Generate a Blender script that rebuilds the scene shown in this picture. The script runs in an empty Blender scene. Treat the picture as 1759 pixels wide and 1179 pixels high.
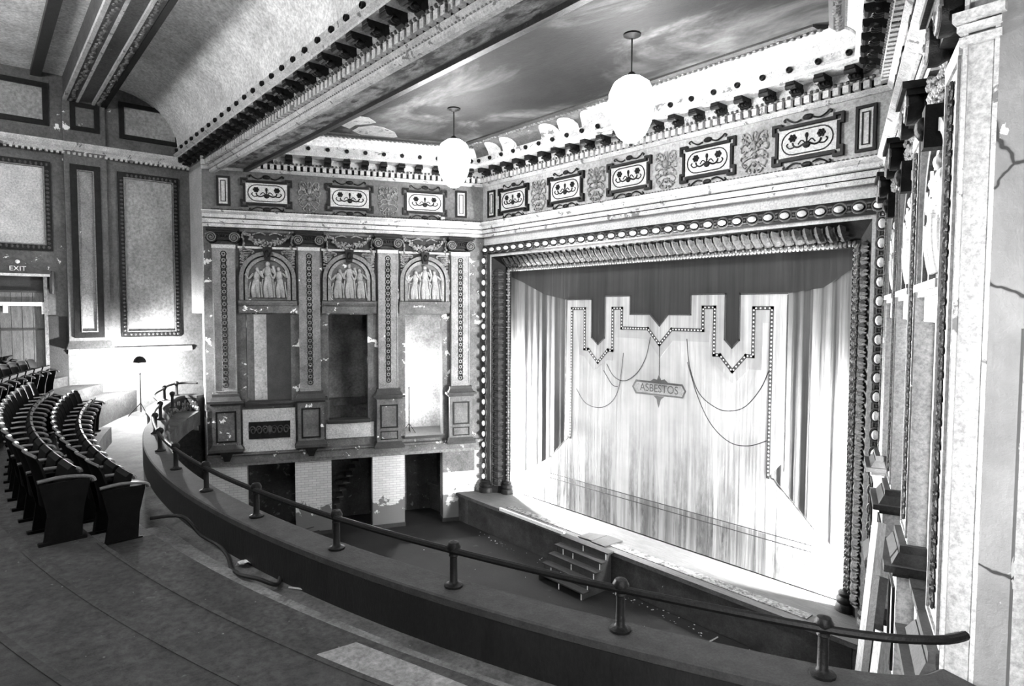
import bpy, bmesh, math, random
from mathutils import Matrix, Vector, Euler
random.seed(7)
PI = math.pi
sc = bpy.context.scene
COL = sc.collection

# ------------------------------------------------------------------ camera, world, exposure
CAM_P = Vector((16.236, -12.653, 6.85))
yaw, pit, rol = -.8645, .0509, .0036
Fw = Vector((math.sin(yaw)*math.cos(pit), math.cos(yaw)*math.cos(pit), -math.sin(pit)))
R0 = Vector((math.cos(yaw), -math.sin(yaw), 0)); U0 = R0.cross(Fw)
Rt = R0*math.cos(rol)+U0*math.sin(rol); Up = U0*math.cos(rol)-R0*math.sin(rol)
cam = bpy.data.objects.new('camera', bpy.data.cameras.new('camera'))
COL.objects.link(cam)
cam.matrix_world = Matrix(((Rt.x, Up.x, -Fw.x, CAM_P.x), (Rt.y, Up.y, -Fw.y, CAM_P.y), (Rt.z, Up.z, -Fw.z, CAM_P.z), (0, 0, 0, 1)))
cam.data.sensor_width = 36; cam.data.lens = 36*1083.86/1759; cam.data.clip_start = .02; cam.data.clip_end = 200
sc.camera = cam
world = bpy.data.worlds.new('world'); sc.world = world; world.use_nodes = True
world.node_tree.nodes['Background'].inputs[0].default_value = (.004, .004, .004, 1)
world.node_tree.nodes['Background'].inputs[1].default_value = 1.0
sc.view_settings.view_transform = 'Standard'; sc.view_settings.look = 'None'
sc.view_settings.gamma = 1; sc.view_settings.use_curve_mapping = False
sc.view_settings.exposure = 0.0
sc.cycles.max_bounces = 6; sc.cycles.diffuse_bounces = 2; sc.cycles.glossy_bounces = 2
# strengths of the lamps, seen and added (radiance of their glowing surfaces)
GLOBE_L, FLOOD_L, BOX_L, FILL_L, WING_L = 85, 13000, 8000, 130, 32000

# ------------------------------------------------------------------ materials
def _nodes(name):
    m = bpy.data.materials.new(name); m.use_nodes = True
    nt = m.node_tree; b = nt.nodes['Principled BSDF']
    return m, nt, b
def g(v): return (v, v, v, 1)
def ramp(nt, fac, stops):
    r = nt.nodes.new('ShaderNodeValToRGB'); nt.links.new(fac, r.inputs[0])
    el = r.color_ramp.elements
    while len(el) < len(stops): el.new(.5)
    for e, (p, c) in zip(el, stops): e.position = p; e.color = g(c)
    return r.outputs[0]
def coords(nt, obj=False, scale=(1, 1, 1), rot=(0, 0, 0)):
    if obj: src = nt.nodes.new('ShaderNodeTexCoord').outputs['Object']
    else: src = nt.nodes.new('ShaderNodeNewGeometry').outputs['Position']
    mp = nt.nodes.new('ShaderNodeMapping'); mp.inputs['Scale'].default_value = scale; mp.inputs['Rotation'].default_value = rot
    nt.links.new(src, mp.inputs[0]); return mp.outputs[0]
def noise(nt, vec, scale, detail=5, rough=.6, dist=0):
    n = nt.nodes.new('ShaderNodeTexNoise'); n.inputs['Scale'].default_value = scale; n.inputs['Detail'].default_value = detail
    n.inputs['Roughness'].default_value = rough; n.inputs['Distortion'].default_value = dist
    nt.links.new(vec, n.inputs['Vector']); return n.outputs['Fac']
def mix(nt, a, b, fac=None, blend='MULTIPLY', f=1.0):
    m = nt.nodes.new('ShaderNodeMix'); m.data_type = 'RGBA'; m.blend_type = blend
    for s, v in ((m.inputs[6], a), (m.inputs[7], b)):
        if isinstance(v, (int, float)): s.default_value = g(v)
        else: nt.links.new(v, s)
    if fac is None: m.inputs[0].default_value = f
    else: nt.links.new(fac, m.inputs[0])
    return m.outputs[2]
def bump(nt, b, h, strength=.3, dist=.02):
    n = nt.nodes.new('ShaderNodeBump'); n.inputs['Strength'].default_value = strength; n.inputs['Distance'].default_value = dist
    nt.links.new(h, n.inputs['Height']); nt.links.new(n.outputs[0], b.inputs['Normal'])
def mat(name, base, var=.35, scale=3., patch=None, pscale=2.5, pth=.62, pw=.02, rough=.75, metal=0., bmp=.25, bscale=30, stretch=(1, 1, 1), obj=False, spec=.4, grit=.4):
    m, nt, b = _nodes(name)
    v = coords(nt, obj, stretch)
    n = noise(nt, v, scale)
    c = ramp(nt, n, [(.3, base*(1-var)), (.7, base*(1+var))])
    fine = noise(nt, v, bscale, 4, .7)
    if grit: c = mix(nt, c, ramp(nt, noise(nt, v, scale*7+6, 6, .75), [(.36, 1-grit), (.62, 1+grit*.45)]))
    if patch is not None:
        p = noise(nt, v, pscale, 7, .62, .4)
        f = ramp(nt, p, [(pth, 0), (pth+pw, 1)])
        c = mix(nt, c, patch, f, 'MIX')
    nt.links.new(c, b.inputs['Base Color'])
    b.inputs['Roughness'].default_value = rough; b.inputs['Metallic'].default_value = metal
    b.inputs['Specular IOR Level'].default_value = spec
    if bmp: bump(nt, b, fine, bmp, .03)
    return m
def glow(name, strength, tint=1.0):
    m, nt, b = _nodes(name)
    b.inputs['Base Color'].default_value = g(.8); b.inputs['Emission Color'].default_value = g(tint); b.inputs['Emission Strength'].default_value = strength
    return m
M = {}
M['plaster'] = mat('wall_plaster', .09, .3, 1.4, patch=.75, pscale=1.7, pth=.67, pw=.015)
M['box_plaster'] = mat('box_wall_plaster', .1, .4, 2.2, patch=.8, pscale=2.4, pth=.62, pw=.015)
M['shaft'] = mat('pilaster_plaster', .2, .3, 3, patch=.8, pscale=3.2, pth=.68)
M['light'] = mat('pale_plaster', .45, .15, 2.5, patch=.3, pscale=3, pth=.7, bmp=.15)
M['cream'] = mat('cream_moulding', .46, .25, 4, patch=.13, pscale=3.5, pth=.61, bmp=.2)
M['panel'] = mat('panel_plaster', .24, .35, .9, patch=.12, pscale=5, pth=.74, bmp=.3, bscale=60)
M['dado'] = mat('dark_dado', .018, .3, 4)
M['gilt'] = mat('dark_gilding', .022, .8, 9, patch=.4, pscale=16, pth=.67, pw=.04, rough=.38, bmp=.5, bscale=45, spec=.7)
M['leafgilt'] = mat('leaf_gilding', .02, .6, 9, patch=.006, pscale=12, pth=.56, pw=.06, rough=.5, bmp=.5, bscale=45, spec=.2)
M['gilt_l'] = mat('worn_gilding', .11, .5, 12, patch=.04, pscale=14, pth=.58, pw=.04, rough=.4, bmp=.5, bscale=45, spec=.7)
M['dark'] = mat('dark_bronze_paint', .007, .6, 9, rough=.45, bmp=.3, spec=.15)
M['egg'] = mat('gilt_egg', .5, .2, 8, rough=.25, bmp=.1, spec=.8)
M['relief'] = mat('relief_plaster', .26, .2, 5, rough=.5, bmp=.2, spec=.5)
M['trophy'] = mat('trophy_gilding', .2, .5, 12, patch=.015, pscale=16, pth=.54, pw=.05, rough=.35, bmp=.5, bscale=45, spec=.6)
M['frieze'] = mat('frieze_plaster', .1, .35, 1.2, patch=.75, pscale=1.6, pth=.68)
M['stagefrieze'] = mat('stage_frieze_plaster', .3, .3, .8)
M['soffit'] = mat('mottled_soffit', .22, .7, 2.2, patch=.03, pscale=2.0, pth=.5, pw=.12, stretch=(1, 2.2, 1))
M['cove'] = mat('cove_plaster', .7, .25, 1.2, patch=.2, pscale=5, pth=.72)
M['floor'] = mat('dusty_concrete', .007, .5, 1.5, patch=.05, pscale=2.2, pth=.64, pw=.1, rough=.7)
M['stagefloor'] = mat('stage_boards', .06, .3, 3, stretch=(1, 6, 1))
M['stagefront'] = mat('stage_front_paint', .03, .5, 3, patch=.5, pscale=9, pth=.72)
M['carpet'] = mat('worn_carpet', .03, .45, 1.3, patch=.075, pscale=9, pth=.66, pw=.08, rough=.95, bmp=.5, bscale=120, grit=.65)
M['bare'] = mat('bare_dusty_wood', .13, .45, 3, patch=.07, pscale=6, pth=.6, pw=.1, rough=.9)
M['bare2'] = mat('dusty_plywood', .17, .4, 3, patch=.09, pscale=4, pth=.6, pw=.1, rough=.9)
M['aisle'] = mat('aisle_floor', .08, .5, 2.5, patch=.035, pscale=3.5, pth=.55, pw=.12, rough=.85)
M['board'] = mat('parapet_board', .007, .4, 6, stretch=(1, 1, .3), rough=.6)
M['cap'] = mat('parapet_cap', .026, .35, 8, rough=.8)
M['iron'] = mat('black_iron', .006, .3, 10, rough=.5, metal=0, spec=.15)
M['seat'] = mat('dark_seat_wood', .004, .4, 10, rough=.6, spec=.06, bmp=.08)
M['seatarm'] = mat('armrest_wood', .1, .3, 10, rough=.3, spec=.8, bmp=.05)
M['wood'] = mat('pale_plank', .3, .3, 4, stretch=(6, 6, .5))
M['darkwood'] = mat('dark_plank', .03, .3, 4)
M['white'] = mat('white_paint', .75, .1, 6)
M['hose'] = mat('black_rubber', .006, .2, 10, rough=.7)
M['mat'] = mat('dark_mat', .025, .3, 12, rough=.9)
M['paper'] = mat('crumpled_paper', .6, .2, 10)
M['interior'] = mat('box_interior_plaster', .18, .5, 1.3, patch=.1, pscale=3, pth=.62, pw=.08)
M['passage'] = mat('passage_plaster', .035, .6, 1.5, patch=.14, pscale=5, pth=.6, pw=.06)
M['doorboards'] = mat('door_boards', .1, .3, 5, stretch=(1, 3, .5))
M['cut'] = mat('ragged_carpet_strip', .16, .8, 14, patch=.02, pscale=7, pth=.5, pw=.1, bmp=.9, bscale=40)
M['field'] = None
M['globe'] = glow('opal_globe_glow', GLOBE_L)
M['house'] = glow('fill_globe_glow', FILL_L)
M['flood'] = glow('flood_bulb_glow', FLOOD_L)
M['boxbulb'] = glow('stand_bulb_glow', BOX_L)
M['wing'] = glow('added_striplight_glow', WING_L)
M['added_flood'] = glow('added_flood_glow', FLOOD_L*.6)

def curtain_mat(name, base, var, vary=.5, stain=False):
    m, nt, b = _nodes(name)
    v1 = coords(nt, False, (3.2, 1, .12)); v2 = coords(nt, False, (11, 1, .25)); v3 = coords(nt, False, (1, 1, 1))
    a = ramp(nt, noise(nt, v1, 1.0, 3, .5), [(.3, 1-var), (.7, 1+var*.4)])
    c = ramp(nt, noise(nt, v2, 1.2, 4, .6), [(.25, 1-vary), (.6, 1.0)])
    d = ramp(nt, noise(nt, v3, .8, 4, .6), [(.3, .8), (.7, 1.1)])
    col = mix(nt, mix(nt, a, c), d)
    col = mix(nt, col, base)
    if stain:
        z = nt.nodes.new('ShaderNodeSeparateXYZ'); nt.links.new(nt.nodes.new('ShaderNodeNewGeometry').outputs['Position'], z.inputs[0])
        mr = nt.nodes.new('ShaderNodeMapRange'); mr.inputs[1].default_value = 4.6; mr.inputs[2].default_value = 1.6; nt.links.new(z.outputs[2], mr.inputs[0])
        v4 = coords(nt, False, (2.3, 1, .1)); v5 = coords(nt, False, (9, 1, 3))
        sm = nt.nodes.new('ShaderNodeMath'); sm.operation = 'MULTIPLY'; nt.links.new(mr.outputs[0], sm.inputs[0])
        nt.links.new(ramp(nt, noise(nt, v4, 1.6, 5, .65), [(.46, 0), (.56, 1)]), sm.inputs[1])
        sm2 = nt.nodes.new('ShaderNodeMath'); sm2.operation = 'MULTIPLY'; nt.links.new(sm.outputs[0], sm2.inputs[0]); nt.links.new(ramp(nt, noise(nt, v5, 1, 6, .7), [(.3, .4), (.6, 1)]), sm2.inputs[1])
        col = mix(nt, col, base*.22, sm2.outputs[0], 'MIX')
    nt.links.new(col, b.inputs['Base Color']); b.inputs['Roughness'].default_value = .85
    bump(nt, b, noise(nt, v2, 1.2, 4, .6), .3, .02)
    return m
M['field'] = curtain_mat('painted_canvas_field', .5, .15, .25, True)
M['drape'] = curtain_mat('painted_canvas_drape', .13, .35, .5)
M['valance'] = curtain_mat('painted_canvas_valance', .03, .3, .5)
M['band'] = curtain_mat('painted_canvas_band', .5, .3, .5)
M['pshadow'] = curtain_mat('painted_canvas_grey', .4, .1, .2)
M['trim'] = mat('painted_canvas_trim', .03, .3, 8)
M['dirty'] = curtain_mat('painted_canvas_stained_hem', .4, .5, .6, True)

def cloud_mat():
    m, nt, b = _nodes('cloudy_painted_ceiling')
    v = coords(nt, False, (.28, .5, 1), (0, 0, .5))
    a = ramp(nt, noise(nt, v, 1.0, 6, .62, .8), [(.32, .006), (.5, .016), (.7, .15)])
    v2 = coords(nt, False, (1, 2.2, 1), (0, 0, .4))
    c = ramp(nt, noise(nt, v2, 1.6, 6, .7, .6), [(.3, .55), (.7, 1.25)])
    w = ramp(nt, noise(nt, v2, .9, 8, .7, .4), [(.745, 0), (.76, 1)])
    nt.links.new(mix(nt, mix(nt, a, c), .8, w, 'MIX'), b.inputs['Base Color']); b.inputs['Roughness'].default_value = .8
    bump(nt, b, noise(nt, v2, 9, 5, .7), .4, .03)
    return m
M['cloud'] = cloud_mat()
def brick_mat():
    m, nt, b = _nodes('painted_brick')
    v = coords(nt, True, (1, 1, 1), (PI/2, 0, 0))
    t = nt.nodes.new('ShaderNodeTexBrick'); nt.links.new(v, t.inputs['Vector'])
    t.inputs['Scale'].default_value = 1; t.inputs['Brick Width'].default_value = .22; t.inputs['Row Height'].default_value = .075
    t.inputs['Mortar Size'].default_value = .006; t.inputs['Color1'].default_value = g(.5); t.inputs['Color2'].default_value = g(.42); t.inputs['Mortar'].default_value = g(.28)
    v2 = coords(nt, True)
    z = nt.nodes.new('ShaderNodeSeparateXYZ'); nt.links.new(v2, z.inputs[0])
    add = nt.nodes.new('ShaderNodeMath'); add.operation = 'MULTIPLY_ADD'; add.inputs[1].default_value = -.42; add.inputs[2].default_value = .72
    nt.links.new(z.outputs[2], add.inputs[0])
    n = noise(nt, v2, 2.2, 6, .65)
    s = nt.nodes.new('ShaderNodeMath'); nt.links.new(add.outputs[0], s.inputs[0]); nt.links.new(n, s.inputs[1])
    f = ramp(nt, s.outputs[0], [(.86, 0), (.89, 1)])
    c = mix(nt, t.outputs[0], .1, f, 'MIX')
    nt.links.new(c, b.inputs['Base Color']); b.inputs['Roughness'].default_value = .8
    bump(nt, b, t.outputs[0], .4, .02)
    return m
M['brick'] = brick_mat()
def cracked():
    m, nt, b = _nodes('cracked_wall_plaster')
    v = coords(nt)
    c = ramp(nt, noise(nt, v, 1.6, 6, .6), [(.3, .14), (.7, .24)])
    p = ramp(nt, noise(nt, v, 1.9, 7, .62, .3), [(.63, 0), (.64, 1)])
    c = mix(nt, c, .85, p, 'MIX')
    vo = nt.nodes.new('ShaderNodeTexVoronoi'); vo.feature = 'DISTANCE_TO_EDGE'; vo.inputs['Scale'].default_value = .8
    wv = nt.nodes.new('ShaderNodeMix'); wv.data_type = 'VECTOR'; wv.inputs[0].default_value = .12
    nz = nt.nodes.new('ShaderNodeTexNoise'); nz.inputs['Scale'].default_value = 6; nt.links.new(v, nz.inputs['Vector'])
    nt.links.new(v, wv.inputs[4]); nt.links.new(nz.outputs['Color'], wv.inputs[5]); nt.links.new(wv.outputs[1], vo.inputs['Vector'])
    e = ramp(nt, vo.outputs['Distance'], [(.004, 1), (.009, 0)])
    c = mix(nt, c, .02, e, 'MIX')
    nt.links.new(c, b.inputs['Base Color']); b.inputs['Roughness'].default_value = .8
    bump(nt, b, noise(nt, v, 14, 6, .7), .35, .03)
    return m
M['cracked'] = cracked()

# ------------------------------------------------------------------ mesh builder
class MB:
    def __init__(s): s.v = []; s.f = []
    def add(s, vs, fs):
        o = len(s.v); s.v += [tuple(p) for p in vs]; s.f += [tuple(i+o for i in f) for f in fs]; return s
    def box(s, x0, x1, y0, y1, z0, z1):
        if x0 > x1: x0, x1 = x1, x0
        if y0 > y1: y0, y1 = y1, y0
        return s.add([(x, y, z) for z in (z0, z1) for y in (y0, y1) for x in (x0, x1)],
                     [(0, 2, 3, 1), (4, 5, 7, 6), (0, 1, 5, 4), (2, 6, 7, 3), (0, 4, 6, 2), (1, 3, 7, 5)])
    def frustum(s, a, b, z0, z1):  # a,b = (x0,x1,y0,y1)
        q = lambda r, z: [(r[0], r[2], z), (r[1], r[2], z), (r[1], r[3], z), (r[0], r[3], z)]
        return s.add(q(a, z0)+q(b, z1), [(3, 2, 1, 0), (4, 5, 6, 7)]+[(i, (i+1) % 4, (i+1) % 4+4, i+4) for i in range(4)])
    def prism(s, poly, d0, d1, axis='y'):
        n = len(poly)
        P = (lambda a, b, d: (a, d, b)) if axis == 'y' else (lambda a, b, d: (d, a, b)) if axis == 'x' else (lambda a, b, d: (a, b, d))
        vs = [P(a, b, d0) for a, b in poly]+[P(a, b, d1) for a, b in poly]
        fs = [tuple(range(n-1, -1, -1)), tuple(range(n, 2*n))]+[(i, (i+1) % n, (i+1) % n+n, i+n) for i in range(n)]
        return s.add(vs, fs)
    def ext(s, prof, u0, u1, k0=0., k1=0.):   # profile (v,z) pushed along x, with mitred ends
        n = len(prof)
        vs = [(u0+k0*v, v, z) for v, z in prof]+[(u1+k1*v, v, z) for v, z in prof]
        return s.add(vs, [tuple(range(n)), tuple(range(2*n-1, n-1, -1))]+[(i, i+n, (i+1) % n+n, (i+1) % n) for i in range(n)])
    def lathe(s, prof, c=(0, 0, 0), n=12, axis='z', ang=2*PI):
        m = len(prof); vs = []; fs = []
        full = ang > 6.2
        k = n if full else n+1
        for i in range(k):
            a = ang*i/n
            for r, h in prof:
                p = (r*math.cos(a), r*math.sin(a), h)
                if axis == 'y': p = (p[0], p[2], p[1])
                if axis == 'x': p = (p[2], p[0], p[1])
                vs.append((p[0]+c[0], p[1]+c[1], p[2]+c[2]))
        for i in range(n):
            j = (i+1) % k
            for q in range(m-1): fs.append((i*m+q, j*m+q, j*m+q+1, i*m+q+1))
        if full:
            if prof[0][0] > 1e-6: fs.append(tuple(i*m for i in range(k-1, -1, -1)))
            if prof[-1][0] > 1e-6: fs.append(tuple(i*m+m-1 for i in range(k)))
        return s.add(vs, fs)
    def ball(s, c, r, n=10, m=6):
        if isinstance(r, (int, float)): r = (r, r, r)
        vs = [(c[0], c[1], c[2]-r[2])]; fs = []
        for j in range(1, m):
            t = -PI/2+PI*j/m
            for i in range(n):
                a = 2*PI*i/n; vs.append((c[0]+r[0]*math.cos(t)*math.cos(a), c[1]+r[1]*math.cos(t)*math.sin(a), c[2]+r[2]*math.sin(t)))
        vs.append((c[0], c[1], c[2]+r[2])); e = len(vs)-1
        for i in range(n): fs.append((0, 1+(i+1) % n, 1+i)); fs.append((e, e-n+i, e-n+(i+1) % n))
        for j in range(m-2):
            for i in range(n): a = 1+j*n; fs.append((a+i, a+(i+1) % n, a+n+(i+1) % n, a+n+i))
        return s.add(vs, fs)
    def tube(s, pts, r, n=6, closed=False, flat=None):
        pts = [Vector(p) for p in pts]; k = len(pts); vs = []; fs = []
        rs = r if isinstance(r, (list, tuple)) else [r]*k
        up = None
        for i, p in enumerate(pts):
            t = (pts[(i+1) % k]-pts[i-1]) if closed or 0 < i < k-1 else (pts[1]-pts[0] if i == 0 else pts[-1]-pts[-2])
            t.normalize()
            if up is None:
                up = Vector((0, 0, 1)) if abs(t.z) < .9 else Vector((0, 1, 0))
            a = t.cross(up)
            if a.length < 1e-5: a = t.cross(Vector((1, 0, 0)))
            a.normalize(); b = a.cross(t); up = b
            for q in range(n):
                w = 2*PI*q/n; d = a*math.cos(w)*rs[i]+b*math.sin(w)*rs[i]
                if flat: d = Vector((d.x*flat[0], d.y*flat[1], d.z*flat[2]))
                vs.append(tuple(p+d))
        for i in range(k if closed else k-1):
            j = (i+1) % k
            for q in range(n): fs.append((i*n+q, i*n+(q+1) % n, j*n+(q+1) % n, j*n+q))
        if not closed: fs += [tuple(range(n-1, -1, -1)), tuple((k-1)*n+q for q in range(n))]
        return s.add(vs, fs)
    def sweep(s, prof, path, closed=False):   # prof (side, z) swept along a plan path, side to the path's left
        k = len(path); n = len(prof); vs = []; fs = []
        P = [Vector((p[0], p[1], 0)) for p in path]
        for i in range(k):
            t = P[min(i+1, k-1)]-P[max(i-1, 0)]; t.normalize(); nn = Vector((-t.y, t.x, 0))
            for a, z in prof: q = P[i]+nn*a; vs.append((q.x, q.y, z))
        for i in range(k-1):
            for q in range(n): fs.append((i*n+q, (i+1)*n+q, (i+1)*n+(q+1) % n, i*n+(q+1) % n))
        fs += [tuple(range(n-1, -1, -1)), tuple((k-1)*n+q for q in range(n))]
        return s.add(vs, fs)
    def frame(s, x0, x1, z0, z1, w, y0, y1):   # a rectangular picture-frame border
        s.box(x0, x1, y0, y1, z0, z0+w); s.box(x0, x1, y0, y1, z1-w, z1)
        s.box(x0, x0+w, y0, y1, z0+w, z1-w); s.box(x1-w, x1, y0, y1, z0+w, z1-w); return s
    def mesh(s, name, m, smooth=False, fix=True):
        me = bpy.data.meshes.new(name); me.from_pydata(s.v, [], s.f)
        if fix:
            bm = bmesh.new(); bm.from_mesh(me); bmesh.ops.recalc_face_normals(bm, faces=bm.faces); bm.to_mesh(me); bm.free()
        if smooth:
            me.polygons.foreach_set('use_smooth', [True]*len(me.polygons))
            try: me.set_sharp_from_angle(angle=math.radians(40))
            except Exception: pass
        me.materials.append(M[m] if isinstance(m, str) else m)
        return me
    def obj(s, name, m, parent=None, mw=None, smooth=False): return put(name, s.mesh(name, m, smooth), parent, mw)
def put(name, data, parent=None, mw=None, loc=None, rz=0, scale=None):
    o = bpy.data.objects.new(name, data); COL.objects.link(o); o.parent = parent
    if mw is not None: o.matrix_basis = mw
    if loc is not None: o.location = loc
    if rz: o.rotation_euler = (0, 0, rz)
    if scale: o.scale = scale
    return o
def tag(o, label=None, cat=None, group=None, kind=None):
    if label: o['label'] = label
    if cat: o['category'] = cat
    if group: o['group'] = group
    if kind: o['kind'] = kind
    return o
def empty(name, loc=(0, 0, 0), rz=0):
    o = put(name, None, loc=loc, rz=rz); o.empty_display_size = .1; return o
KIDS = lambda o: [c for c in bpy.data.objects if c.parent == o]
def copy_tree(o, parent=None, kids=None):
    if kids is None:
        kids = {}
        for c in bpy.data.objects:
            if c.parent: kids.setdefault(c.parent.name, []).append(c)
    c = o.copy(); COL.objects.link(c); c.parent = parent
    for ch in kids.get(o.name, []): copy_tree(ch, c, kids)
    return c
def spline(pts, n=6):
    P = [Vector(p) for p in pts]; out = []
    for i in range(len(P)-1):
        a = P[max(i-1, 0)]; b = P[i]; c = P[i+1]; d = P[min(i+2, len(P)-1)]
        for k in range(n):
            t = k/n; out.append(.5*((2*b)+(c-a)*t+(2*a-5*b+4*c-d)*t*t+(3*b-a-3*c+d)*t**3))
    out.append(P[-1]); return out
ORD = ['first', 'second', 'third', 'fourth', 'fifth', 'sixth', 'seventh', 'eighth', 'ninth', 'tenth', 'eleventh', 'twelfth', 'thirteenth', 'fourteenth', 'fifteenth', 'sixteenth']

# ------------------------------------------------------------------ frames of the three walls round the stage front
D = .3885
tL = Vector((-math.sin(D), -math.cos(D), 0)); nL = Vector((math.cos(D), -math.sin(D), 0))
def fm(x, y, o): return Matrix(((x.x, y.x, 0, o[0]), (x.y, y.y, 0, o[1]), (0, 0, 1, 0), (0, 0, 0, 1)))
FRAME_L = fm(tL, nL, (0, 0)); FRAME_R = fm(Vector((-tL.x, tL.y, 0)), Vector((-nL.x, nL.y, 0)), (12, 0))
FRAME_S = fm(Vector((-1, 0, 0)), Vector((0, -1, 0)), (12, 0))
FRAME_B = fm(Vector((1, 0, 0)), Vector((0, -1, 0)), (0, -7.35))
KM = 1/math.tan((PI/2+D)/2)     # mitre of the two concave corners
LEN = 8.25

# ------------------------------------------------------------------ shared ornament meshes
def ornament_meshes():
    m = {}
    m['dentil'] = MB().box(-.052, .052, .2, .31, 10.885, 11.02).mesh('dentil', 'cream')
    a = MB()
    # modillion: scrolled bracket with a leaf under it
    a.prism([(.28, 11.245), (.66, 11.245), (.66, 11.19), (.6, 11.15), (.5, 11.165), (.4, 11.12), (.32, 11.07), (.28, 11.07)], -.085, .085, 'x')
    a.lathe([(.001, -.1), (.055, -.1), (.055, .1), (.001, .1)], (0, .6, 11.165), 8, 'x')
    a.lathe([(.001, -.1), (.07, -.1), (.07, .1), (.001, .1)], (0, .34, 11.11), 8, 'x')
    for i in range(5): a.ball(((i-2)*.035, .44+.03*(i % 2), 11.1-.01*(i % 2)), (.03, .09, .035), 6, 4)
    m['modillion'] = a.mesh('modillion', 'dark')
    a = MB(); a.lathe([(.028, -.06), (.05, -.05), (.062, 0), (.05, .045), (.035, .05), (.03, .02), (.001, .02)], (0, .68, 11.455), 10, 'y')
    m['socket'] = a.mesh('lamp_socket', 'dark', True)
    # egg with its shell ring
    a = MB(); a.ball((0, .09, 0), (.062, .075, .09), 10, 8); m['egg'] = a.mesh('egg', 'egg', True)
    a = MB(); a.tube([(.105*math.cos(t*PI/8)*(1), .05, .13*math.sin(t*PI/8)) for t in range(16)], .022, 6, True)
    for sx in (-1, 1): a.ball((.0, .05, sx*.175), (.035, .045, .03), 6, 4); a.ball((sx*.06, .04, .16), (.025, .03, .05), 6, 4); a.ball((sx*.06, .04, -.16), (.025, .03, .05), 6, 4)
    m['shell'] = a.mesh('egg_shell', 'gilt', True)
    # acanthus leaf for the slope of the frame, pointing +z
    a = MB()
    L = [(-.075, 0), (-.11, .06), (-.085, .1), (-.12, .16), (-.08, .2), (-.085, .26), (0, .33), (.085, .26), (.08, .2), (.12, .16), (.085, .1), (.11, .06), (.075, 0)]
    c = [(0, .06, .01), (0, .09, .12), (0, .08, .22)]
    vs = [(x, .012 if i % 2 else .045, z) for i, (x, z) in enumerate(L)]
    n = len(vs); vs += c
    fs = [(0, 1, n), (1, 2, n+1), (1, n+1, n), (2, 3, n+1), (3, 4, n+1), (4, 5, n+2), (4, n+2, n+1), (5, 6, n+2), (6, 7, n+2), (7, 8, n+2), (8, n+1, n+2), (8, 9, n+1), (9, 10, n+1), (10, 11, n+1), (11, n, n+1), (11, 12, n), (12, 0, n)]
    a.add(vs, fs); a.ball((.13, .03, .06), (.03, .03, .05), 6, 4); a.tube([(.13, .03, .1), (.14, .04, .2), (.12, .03, .28)], .015, 5)
    m['leaf'] = a.mesh('leaf', 'leafgilt', False, False)
    # cartouche pieces, centred on (0,0) in x,z
    a = MB(); a.box(-.56, .56, .0, .05, -.27, .27); m['tablet'] = a.mesh('tablet', 'light')
    a = MB(); fr = [(-.7, -.41), (-.5, -.41), (-.5, -.35), (.5, -.35), (.5, -.41), (.7, -.41), (.7, -.2), (.63, -.2), (.63, .2), (.7, .2), (.7, .41), (.5, .41), (.5, .35), (-.5, .35), (-.5, .41), (-.7, .41), (-.7, .2), (-.63, .2), (-.63, -.2), (-.7, -.2)]
    def inset(P, d):
        o = []
        for i, p in enumerate(P):
            a0 = Vector(P[i-1]); b0 = Vector(p); c0 = Vector(P[(i+1) % len(P)])
            e1 = (b0-a0).normalized(); e2 = (c0-b0).normalized(); q = b0+Vector((-e1.y, e1.x))*d+Vector((-e2.y, e2.x))*d; o.append((q.x, q.y))
        return o
    f2 = inset(fr, .055); k = len(fr)
    vs = [(x, .08, z) for x, z in fr]+[(x, .08, z) for x, z in f2]+[(x, 0, z) for x, z in fr]+[(x, 0, z) for x, z in f2]
    fs = []
    for i in range(k):
        j = (i+1) % k; fs += [(i, j, k+j, k+i), (2*k+i, 2*k+j, j, i), (k+i, k+j, 3*k+j, 3*k+i)]
    a.add(vs, fs)
    for sz in (-1, 1):
        for sx in (-1, 1):
            a.tube(spline([(sx*.12, .04, sz*.43), (sx*.24, .04, sz*.4), (sx*.36, .04, sz*.45), (sx*.42, .04, sz*.5), (sx*.47, .04, sz*.47), (sx*.44, .04, sz*.44)], 4), .018, 5)
        a.ball((0, .03, sz*.46), (.11, .04, .06), 8, 5)
    m['cframe'] = a.mesh('cartouche_frame', 'dark')
    a = MB()
    st = [(.27*sx+.23*math.cos(t), .23*math.sin(t)) for sx, ts in ((1, [-PI/2+PI*i/10 for i in range(11)]), (-1, [PI/2+PI*i/10 for i in range(11)])) for t in ts]
    a.tube([(x, .055, z) for x, z in st], .014, 5, True)
    a.ball((0, .05, -.08), (.08, .04, .07), 8, 5); a.ball((0, .05, .1), (.035, .04, .06), 8, 5); a.ball((0, .05, .03), (.02, .03, .06), 6, 4)
    for sx in (-1, 1):
        a.tube(spline([(sx*.05, .055, -.05), (sx*.16, .055, -.1), (sx*.25, .055, -.07), (sx*.28, .055, .0)], 4), .02, 5)
        a.tube(spline([(sx*.25, .055, -.09), (sx*.34, .055, -.1), (sx*.4, .055, -.04), (sx*.37, .055, .0)], 4), .015, 5)
        a.tube(spline([(sx*.03, .055, -.04), (sx*.1, .055, .02), (sx*.17, .055, -.05)], 4), .013, 5)
        for i in range(6):
            t = i*PI/3; a.ball((sx*.28+.055*math.cos(t), .055, .09+.05*math.sin(t)), (.034, .03, .034), 6, 4)
        a.ball((sx*.28, .06, .09), .03, 6, 4)
    m['medal'] = a.mesh('medallion', 'dark')
    # carved trophy between the cartouches
    a = MB(); rd = random.Random(3)
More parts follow.
